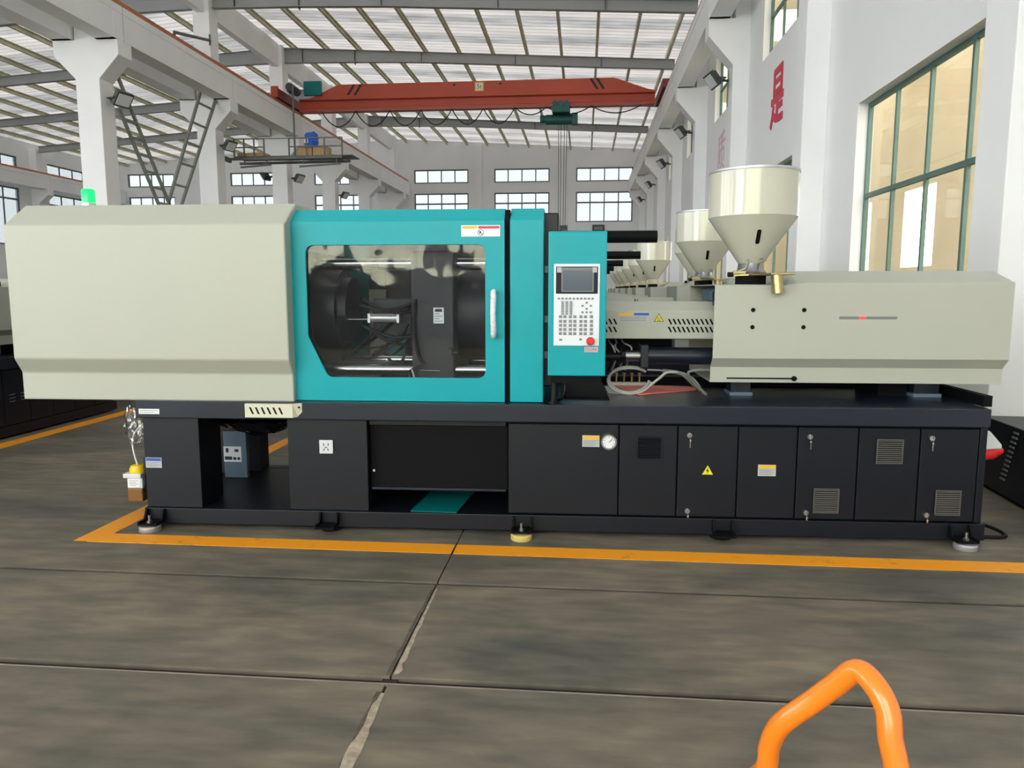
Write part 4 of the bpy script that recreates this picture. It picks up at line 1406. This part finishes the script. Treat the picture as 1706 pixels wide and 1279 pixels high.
    MB().bar((5.13, 0.2, 0.78), (5.13, 0.8, 0.78), 0.02, 0.07).build('trough_bracket', 'rubber', M)
    # power plug on the end
    pg = thing_part('power_socket', M)
    MB().loft([[(5.138, 0.20, 0.52), (5.138, 0.32, 0.52), (5.138, 0.32, 0.66), (5.138, 0.20, 0.66)],
               [(5.25, 0.20, 0.53), (5.25, 0.32, 0.53), (5.25, 0.32, 0.645), (5.25, 0.20, 0.645)],
               [(5.325, 0.20, 0.535), (5.325, 0.32, 0.535), (5.325, 0.32, 0.56), (5.325, 0.20, 0.56)]]).build('socket_housing', 'socket_white', pg, 0, 0.008)
    MB().cyl((5.14, 0.26, 0.485), (5.30, 0.26, 0.505), 0.045, 20).cyl((5.30, 0.26, 0.505), (5.36, 0.26, 0.515), 0.045, 20, 0.018).build('socket_cap', 'red', pg, 40)
    # levelling brackets on the front rail
    for u in (0.078, 1.2, 2.409, 3.62, 5.0):
        fb = MB()
        for s_ in (-1, 1):
            fb.prism_x([(-0.0, 0.118), (-0.022, 0.118), (-0.05, 0.062), (-0.12, 0.062), (-0.12, 0.05), (0.0, 0.05)], u + s_ * 0.055 - 0.006, u + s_ * 0.055 + 0.006)
        fb.box((u - 0.061, -0.12, 0.042), (u + 0.061, 0.0, 0.052))
        fb.build('foot_bracket', 'gap_black', M)
    # --- lubrication unit hanging on the left end of the base
    lu = thing_part('lubrication_pump', M)
    box('pump_bracket', (-0.06, 0.12, 0.20), (0.01, 0.2, 0.42), 'bed_paint', lu)
    MB().lathe([(0, 0), (0.05, 0), (0.052, 0.02), (0.04, 0.045), (0.015, 0.052), (0, 0.052)], (-0.105, 0.13, 0.322), 18).build('pump_cap', 'yellow_cap', lu, 40)
    box('pump_collar', (-0.175, 0.07, 0.292), (-0.055, 0.19, 0.322), 'socket_white', lu, 0.005)
    box('pump_body', (-0.157, 0.085, 0.222), (-0.055, 0.18, 0.292), 'socket_white', lu, 0.006)
    plate_label(lu, -0.15, -0.07, 0.232, 0.286, 0.085, None, 'white_label', 4)
    box('pump_tank', (-0.157, 0.08, 0.135), (-0.055, 0.185, 0.222), 'amber_oil', lu, 0.008)
    MB().tube(catmull([(-0.10, 0.12, 0.372), (-0.112, 0.11, 0.45), (-0.118, 0.11, 0.52), (-0.10, 0.11, 0.58), (-0.06, 0.12, 0.63), (-0.02, 0.14, 0.66)]), 0.006, 8).build('pump_tube', 'white_label', lu, 60)
    # box under the clamp with plastic sheet
    rndp = random.Random(2)
    bs = bmesh.new()
    bmesh.ops.create_grid(bs, x_segments=26, y_segments=12, size=0.5)
    for v in bs.verts:
        x, y = v.co.x, v.co.y
        n = mnoise.noise(Vector((x * 7, y * 7, 3.1))) * 0.045 + mnoise.noise(Vector((x * 18, y * 18, 1.1))) * 0.02
        v.co = (0.62 + x * 0.6, 0.40 + y * 0.5, 0.66 - 0.125 * (1 - min(1, (abs(x) * 2) ** 2)) * (1 - min(1, (abs(y) * 2) ** 2)) + n * 0.55 - 0.005)
    me = bpy.data.meshes.new('plastic_sheet')
    bs.to_mesh(me)
    bs.free()
    mat('black_plastic', (22, 20, 28), 0.15, spec=0.8)
    link('plastic_sheet', me, 'black_plastic', M)
    return M


def thing_part(name, parent):
    o = bpy.data.objects.new(name, None)
    o.empty_display_size = 0.05
    COL.objects.link(o)
    o.parent = parent
    return o


def mworld(u, v, z):
    return (MO[0] + u * cos(TH) - v * sin(TH), MO[1] + u * sin(TH) + v * cos(TH), z)


machine = main_machine()


# ---- material hoppers
def hopper(label, loc, full=True):
    H = thing('material_hopper', label, 'hopper', loc, 0, 'material hoppers')
    # z = 0 on the top of the hopper block (1.585 m above the floor on the front machine)
    MB().lathe([(0, 0.66), (0.275, 0.66), (0.28, 0.655), (0.28, 0.375), (0.075, 0.075), (0.075, 0.02), (0, 0.02)], (0, 0, 0), 48).build('hopper_body', 'cream_gloss', H, 25)
    MB().lathe([(0.277, 0.652), (0.284, 0.652), (0.286, 0.66), (0.284, 0.668), (0.270, 0.668), (0.277, 0.66)], (0, 0, 0), 48).build('hopper_rim', 'alu', H, 40)
    b = MB()
    # sight slot lying on the cone
    sl = (0.28 - 0.075) / 0.30
    n = Vector((0, -1, -sl)).normalized()
    for (w, z0, z1, m, nm, off) in ((0.013, 0.20, 0.285, 'gap_black', 'sight_slot', 0.0015),):
        pts = []
        for (x, z) in rounded([(-w, z0), (w, z0), (w, z1), (-w, z1)], 0.012, 4):
            r = 0.075 + (z - 0.075) * sl
            y = -sqrt(max(r * r - x * x, 0))
            pts.append(Vector((x, y, z)))
        MB().loft([[p + n * 0.002 for p in pts], [p + n * off - n * 0.006 for p in pts]]).build(nm, m, H)
    if not full:
        box('slide_plate', (-0.11, -0.08, 0.0), (0.20, 0.08, 0.02), 'brass', H)
        return H
    MB().lathe([(0, 0.0), (0.095, 0.0), (0.10, 0.012), (0.085, 0.03), (0.078, 0.09), (0, 0.09)], (0, 0, 0.012), 28).build('hopper_neck', 'steel', H, 40)
    sp = MB().prism_z([(-0.125, -0.06), (-0.125, 0.06), (0.10, 0.06), (0.16, -0.36), (0.16, -0.48), (0.02, -0.48), (-0.03, -0.10)], 0.0, 0.012).build('slide_plate', 'brass', H, 0, 0.003)
    box('slide_guide', (-0.125, -0.085, 0.012), (0.05, -0.06, 0.034), 'brass', sp, 0.003)
    MB().cyl((-0.12, -0.05, 0.01), (-0.155, -0.05, 0.01), 0.016, 12).build('slide_knob', 'rubber', sp, 40)
    MB().tube([(0.06, -0.445, 0.0), (0.072, -0.45, -0.108), (0.071, -0.45, -0.108), (0.06, -0.445, -0.02)], [0.034, 0.034, 0.030, 0.030], 24).build('drain_spout', 'brass', sp, 40)
    MB().tube([(-0.10, -0.07, 0.03), (-0.05, -0.08, 0.05), (-0.035, -0.085, 0.085), (-0.045, -0.085, 0.10), (-0.03, -0.088, 0.105), (0.06, -0.088, 0.108), (0.075, -0.085, 0.095), (0.04, -0.085, 0.08), (0.03, -0.08, 0.03)], 0.004, 6).build('wire_latch', 'steel', H, 60)
    box('latch_post', (0.075, -0.02, 0.014), (0.095, 0.0, 0.13), 'brass', H)
    return H


hx, hy, hz = mworld(3.875, 0.60, 1.586)
hop1 = hopper('large cream cone-bottomed material hopper on the front machine', (hx, hy, hz))
ROW = [(1.18, 7.66), (1.44, 9.95), (1.11, 12.4), (1.13, 14.9), (1.11, 17.4), (1.10, 19.9), (1.10, 22.4), (1.10, 24.9)]
hl = ['cream material hopper directly behind the large front hopper', 'cream hopper mostly hidden, only its left edge showing behind the second hopper',
      'cream material hopper standing clear above the barrel cover, fourth in the row'] + ['small cream material hopper receding in the row, %s from the camera' % ORD[i] for i in range(4, 9)]
hsmall = None
for i, (x, y) in enumerate(ROW):
    if i < 2:
        h = copy_tree(hop1)
    elif hsmall is None:
        h = hsmall = hopper('', (0, 0, 0), False)
    else:
        h = copy_tree(hsmall)
    h.location = (x, y, 1.586)
    h['label'] = hl[i]


# ---- the machines standing behind
def back_machine():
    M = thing('injection_moulding_machine', '', 'machine', (0, 0, 0), 0, 'machines in the row behind')
    b = MB()
    b.box((0.0, 0.0, 0.02), (5.15, 0.09, 0.122)).box((0.0, 1.11, 0.02), (5.15, 1.2, 0.122)).box((0.0, 0.09, 0.02), (0.09, 1.11, 0.122)).box((5.06, 0.09, 0.02), (5.15, 1.11, 0.122))
    b.build('base_frame', 'black_paint', M)
    box('cabinet', (0.02, 0.03, 0.122), (0.55, 1.15, 0.706), 'black_paint', M)
    cb = box('cabinet', (0.95, 0.03, 0.122), (5.13, 1.15, 0.706), 'black_paint', M)
    for i, (u0, u1) in enumerate(DOORS):
        box('cabinet_door', (u0, 0.012, 0.128), (u1, 0.03, 0.69), 'black_paint', M)
    box('bed', (-0.005, -0.03, 0.706), (5.12, 1.22, 0.815), 'bed_paint', M)
    MB().prism_x(COVER, -0.745, 1.0).build('clamp_cover', 'cream', M)
    MB().prism_x([(0.04, 0.818), (0.04, 1.903), (0.155, 1.985), (1.1, 1.985), (1.16, 1.9), (1.16, 0.818)], 1.0, 2.3).build('safety_door', 'teal', M)
    flat = rounded([(1.087, 1.767), (1.087, 1.215), (1.205, 0.963), (2.182, 0.963), (2.182, 1.767)], 0.055, 3)
    MB().prism_y(flat, 0.036, 0.042).build('window_pane', 'bezel', M)
    MB().prism_x([(0.04, 0.818), (0.04, 1.908), (0.15, 1.985), (0.42, 1.985), (0.42, 0.818)], 2.331, 2.532).build('fixed_panel', 'teal', M)
    box('stationary_platen', (2.331, 0.43, 0.9), (2.62, 1.1, 1.96), 'black_paint', M)
    cu = thing_part('control_unit', M)
    box('control_box', (2.561, -0.03, 0.99), (2.901, 0.12, 1.838), 'teal', cu)
    box('key_panel', (2.594, -0.036, 1.17), (2.862, -0.03, 1.648), 'panel_white', cu)
    box('screen', (2.61, -0.040, 1.48), (2.85, -0.036, 1.62), 'bezel', cu)
    MB().cyl((2.6, 0.35, 1.828), (3.232, 0.35, 1.828), 0.038, 16).build('tie_bar_end', 'gap_black', M, 40)
    MB().prism_x(barrel_prof(), 2.62, 3.63).build('barrel_cover', 'cream', M)
    box('carriage_rail', (2.62, 0.50, 0.815), (5.0, 0.80, 1.10), 'gap_black', M)
    MB().loft([inj_ring(3.57, True), inj_ring(3.98, True), inj_ring(4.12, False), inj_ring(5.322, False)]).build('injection_cover', 'cream', M)
    box('hopper_block', (3.80, 0.42, 1.53), (3.93, 0.70, 1.585), 'gap_black', M)
    for u in (3.75, 4.9):
        box('carriage_foot', (u, 0.44, 0.815), (u + 0.13, 0.62, 0.93), 'blue_grey', M)
    return M


bm0 = None
for i, (x, y) in enumerate(ROW):
    if bm0 is None:
        m = bm0 = back_machine()
    else:
        m = copy_tree(bm0)
    xm = 1.13 if i == 1 else x
    m.location = (xm - 3.875, y - 0.60, 0)
    if i == 1:
        for ch in m.children:
            if ch.name.startswith('hopper_block'):
                ch.location.x = x - xm
    m['label'] = 'cream and teal moulding machine in the row behind, %s from the camera' % ORD[i + 1]
for i, y0 in enumerate((3.62, 9.9)):
    m = copy_tree(bm0)
    m.location = (-5.80, y0, 0)
    m.rotation_euler = (0, 0, pi / 2)
    m['label'] = ('machine with black base standing across the aisle at the left edge', 'machine across the left aisle beyond the one at the left edge')[i]
    m['group'] = 'machines across the left aisle'
    if i == 0:
        sb = MB()
        for k in range(3):
            for j in range(2):
                sb.box((3.42 + 0.16 * j, 0.008, 0.36 + 0.035 * k), (3.50 + 0.16 * j, 0.013, 0.368 + 0.035 * k))
        o = sb.build('louvre_slots', 'slot_grey', m)
        o['kind'] = 'stuff'

# ---- small things on and around the front machine
RT = TH


def on_machine(name, label, cat, u, v, z, group=None):
    return thing(name, label, cat, mworld(u, v, z), TH, group)


# levelling mounts
for i, (u, dv, m, lb) in enumerate(((0.078, -0.085, 'alu', 'round steel levelling mount under the left front corner of the machine'),
                                    (1.2, 0.03, 'rubber', 'black levelling mount under the base below the mains socket'),
                                    (2.409, -0.09, 'yellow_cap', 'round levelling mount with yellow tape under the middle of the base'),
                                    (3.62, 0.03, 'rubber', 'black levelling mount under the base below the warning triangle'),
                                    (5.0, -0.09, 'alu', 'round steel levelling mount under the right front corner of the machine'),
                                    (0.12, 1.16, 'steel', 'steel levelling mount at the back of the base seen through the left opening'))):
    t = on_machine('levelling_mount', lb, 'machine foot', u, dv, 0.0, 'levelling mounts of the front machine')
    if m == 'yellow_cap':
        mat('tape_yellow', (206, 186, 110), 0.6)
        m = 'tape_yellow'
    MB().lathe([(0, 0), (0.062, 0), (0.065, 0.004), (0.065, 0.028), (0.058, 0.036), (0, 0.036)], (0, 0, 0), 28).build('mount_pad', m, t, 40)
    if dv < 0:
        MB().cyl((0, 0, 0.036), (0, 0, 0.10), 0.009, 12).cyl((0, 0, 0.052), (0, 0, 0.066), 0.018, 6).build('mount_bolt', 'steel', t, 30)

t2 = copy_tree(bpy.data.objects['levelling_mount'])
t2.location = (-2.60, 6.97, 0)
t2['label'] = 'steel levelling mount of the second machine seen through the left base opening'
t2['group'] = 'levelling mounts of the machines behind'

# folded red cardboard and white sheet on the bed
t = on_machine('cardboard_sheet', 'red printed cardboard sheet lying on the black machine bed', 'sheet', 0, 0, 0.8165)
P4 = [(3.149, 0.404), (2.975, 0.78), (3.43, 0.885), (3.632, 0.72)]
gv, gf = [], []
N = 12
for i in range(N + 1):
    for j in range(N + 1):
        a, c = i / N, j / N
        p = [(1 - a) * (1 - c) * P4[0][k] + (1 - a) * c * P4[1][k] + a * c * P4[2][k] + a * (1 - c) * P4[3][k] for k in (0, 1)]
        gv.append((p[0], p[1], 0.004 + 0.012 * max(0, mnoise.noise(Vector((a * 2.2, c * 2.0, 0.4)))) + 0.01 * (1 - a) * c))
for i in range(N):
    for j in range(N):
        gf.append((i * (N + 1) + j, (i + 1) * (N + 1) + j, (i + 1) * (N + 1) + j + 1, i * (N + 1) + j + 1))
top = MB()
top.v, top.f = gv, gf
o = top.build('cardboard', 'red_paper', t, 60)
md = o.modifiers.new('thickness', 'SOLIDIFY')
md.thickness = 0.004
t = on_machine('paper_sheet', 'white paper under the red cardboard beside the black tray', 'paper', 0, 0, 0.8155)
MB().prism_z([(2.955, 0.50), (3.05, 0.46), (3.04, 0.85), (2.95, 0.86)], 0, 0.0012).build('sheet', 'white_paper', t)

# teal steel sheet lying in the base opening
t = tag(MB().prism_z([(1.707, 0.03), (1.998, 0.015), (2.06, 0.548), (1.757, 0.528)], 0.1225, 0.127).build('steel_sheet', 'teal_dark'), 'loose teal sheet lying in the open bay of the black base', 'sheet')
t.location = (MO[0], MO[1], 0)
t.rotation_euler = (0, 0, TH)

# blue-grey canister under the clamp
t = on_machine('oil_canister', 'blue-grey metal box with white label inside the left base opening', 'canister', 0.243, 0.80, 0.118)
box('canister_body', (-0.085, 0.0, 0.0), (0.09, 0.05, 0.35), 'canister_blue', t, 0.006)
lbl = box('canister_label', (-0.083, -0.002, 0.12), (0.05, 0.0, 0.235), 'white_label', t)
b = MB()
for (a, c, e, f) in ((-0.066, -0.045, 0.19, 0.222), (0.0, 0.03, 0.195, 0.215), (-0.075, -0.02, 0.135, 0.16), (-0.012, 0.012, 0.135, 0.155), (0.02, 0.04, 0.135, 0.155)):
    b.box((a, -0.003, e), (c, -0.002, f))
b.build('label_marks', 'print_black', lbl)['kind'] = 'stuff'
MB().tube([(-0.05, 0.02, 0.35), (-0.045, 0.02, 0.37), (0.05, 0.02, 0.37), (0.055, 0.02, 0.35)], 0.006, 8).build('carry_handle', 'canister_blue', t, 60)

# crumpled clear plastic bag hanging at the left end
bs = bmesh.new()
bmesh.ops.create_uvsphere(bs, u_segments=28, v_segments=22, radius=1.0)
for v in bs.verts:
    c = v.co.copy()
    n = mnoise.noise(c * 2.6) * 0.25 + mnoise.noise(c * 6.0) * 0.16
    r = 1 + n
    w = 0.55 + 0.45 * (c.z * -0.5 + 0.5)
    v.co = (c.x * 0.062 * r * (0.6 + w * 0.5), c.y * 0.05 * r, c.z * 0.145 * (1 + n * 0.2))
me = bpy.data.meshes.new('plastic_bag')
bs.to_mesh(me)
bs.free()
o = link('plastic_bag', me, 'plastic_film')
o.location = mworld(-0.09, 0.10, 0.65)
tag(o, 'crumpled clear plastic bag hanging at the left end of the base', 'plastic bag')

# orange box on the floor behind, seen through the left opening
t = tag(box('orange_block', (-3.42, 7.7, 0.0), (-3.28, 7.86, 0.09), 'crane_orange', None, 0.01), 'small orange block on the floor behind the left base opening', 'block')

# black cable on the floor by the right end
t = tag(MB().tube(catmull([(2.30, 4.92, 0.016), (2.40, 4.90, 0.03), (2.48, 4.84, 0.04), (2.55, 4.75, 0.03), (2.575, 4.69, 0.014), (2.55, 4.66, 0.012), (2.48, 4.65, 0.012), (2.40, 4.66, 0.012)]), 0.011, 10).build('cable', 'rubber', None, 60), 'black cable curling out on the floor at the right end of the machine', 'cable')

# low dark cabinet with louvres by the right wall
t = thing('louvred_cabinet', 'low black cabinet with louvre slots behind the right end of the machine', 'cabinet', (2.98, 5.0, 0), radians(-4))
box('cabinet_body', (0.0, -0.4, 0.03), (0.55, 0.98, 0.545), 'black_paint', t, 0.006)
box('cabinet_top', (0.02, -0.38, 0.545), (0.53, 0.30, 0.556), 'black_paint', t, 0.004)
b = MB()
for i in range(11):
    for (yy, k) in ((0.10, 0.0), (0.45, 0.0)):
        z = 0.50 - 0.036 * i
        b.box((-0.006, yy - 0.03 + 0.014 * i, z), (0.0, yy + 0.04 + 0.014 * i, z + 0.012))
b.build('louvre_slots', 'slot_grey', t)['kind'] = 'stuff'
box('cabinet_plinth', (0.03, -0.37, 0.0), (0.52, 0.95, 0.03), 'gap_black', t)

# ---- orange hand truck in the right foreground
t = thing('hand_truck', 'orange tubular hand truck handle in the lower right corner', 'hand truck', (0.34, 1.0, 0))
ctrl = [(0.10, 1.26, 0.16), (0.22, 1.17, 0.50), (0.262, 1.135, 0.70), (0.279, 1.075, 0.787), (0.280, 1.062, 0.832), (0.290, 1.045, 0.877), (0.325, 1.025, 0.925), (0.348, 1.008, 0.960), (0.370, 0.988, 0.994),
        (0.385, 0.962, 0.986), (0.395, 0.945, 0.962), (0.396, 0.935, 0.932), (0.402, 0.925, 0.897), (0.415, 0.90, 0.80), (0.45, 0.86, 0.50), (0.50, 0.80, 0.16)]


pts = [p - Vector((0.34, 1.0, 0)) for p in catmull(ctrl)]
MB().tube(pts, 0.0155, 16).build('handle_tube', 'orange_tube', t, 60)
fr = MB()
fr.bar((-0.24, 0.26, 0.16), (0.16, -0.20, 0.16), 0.04, 0.04)
fr.bar((-0.12, 0.17, 0.5), (0.11, -0.14, 0.5), 0.025, 0.025)
fr.build('cross_bars', 'orange_tube', t)
MB().add([(-0.26, 0.28, 0.02), (0.18, -0.22, 0.02), (0.40, -0.02, 0.02), (-0.04, 0.48, 0.02), (-0.26, 0.28, 0.03), (0.18, -0.22, 0.03), (0.40, -0.02, 0.03), (-0.04, 0.48, 0.03)],
         [(0, 3, 2, 1), (4, 5, 6, 7), (0, 1, 5, 4), (1, 2, 6, 5), (2, 3, 7, 6), (3, 0, 4, 7)]).build('toe_plate', 'orange_tube', t)
for (c, s_) in (((-0.27, 0.24, 0.11), -1), ((0.14, -0.23, 0.11), 1)):
    d = Vector((0.66, -0.75, 0)) * 0.03
    c = Vector(c) - Vector((0.05, 0.04, 0))
    MB().cyl(c - d, c + d, 0.11, 28).build('wheel', 'rubber', t, 40)
    MB().bar(c, c + Vector((0.05, 0.06, 0.06)), 0.03, 0.03).build('axle_bracket', 'orange_tube', t)
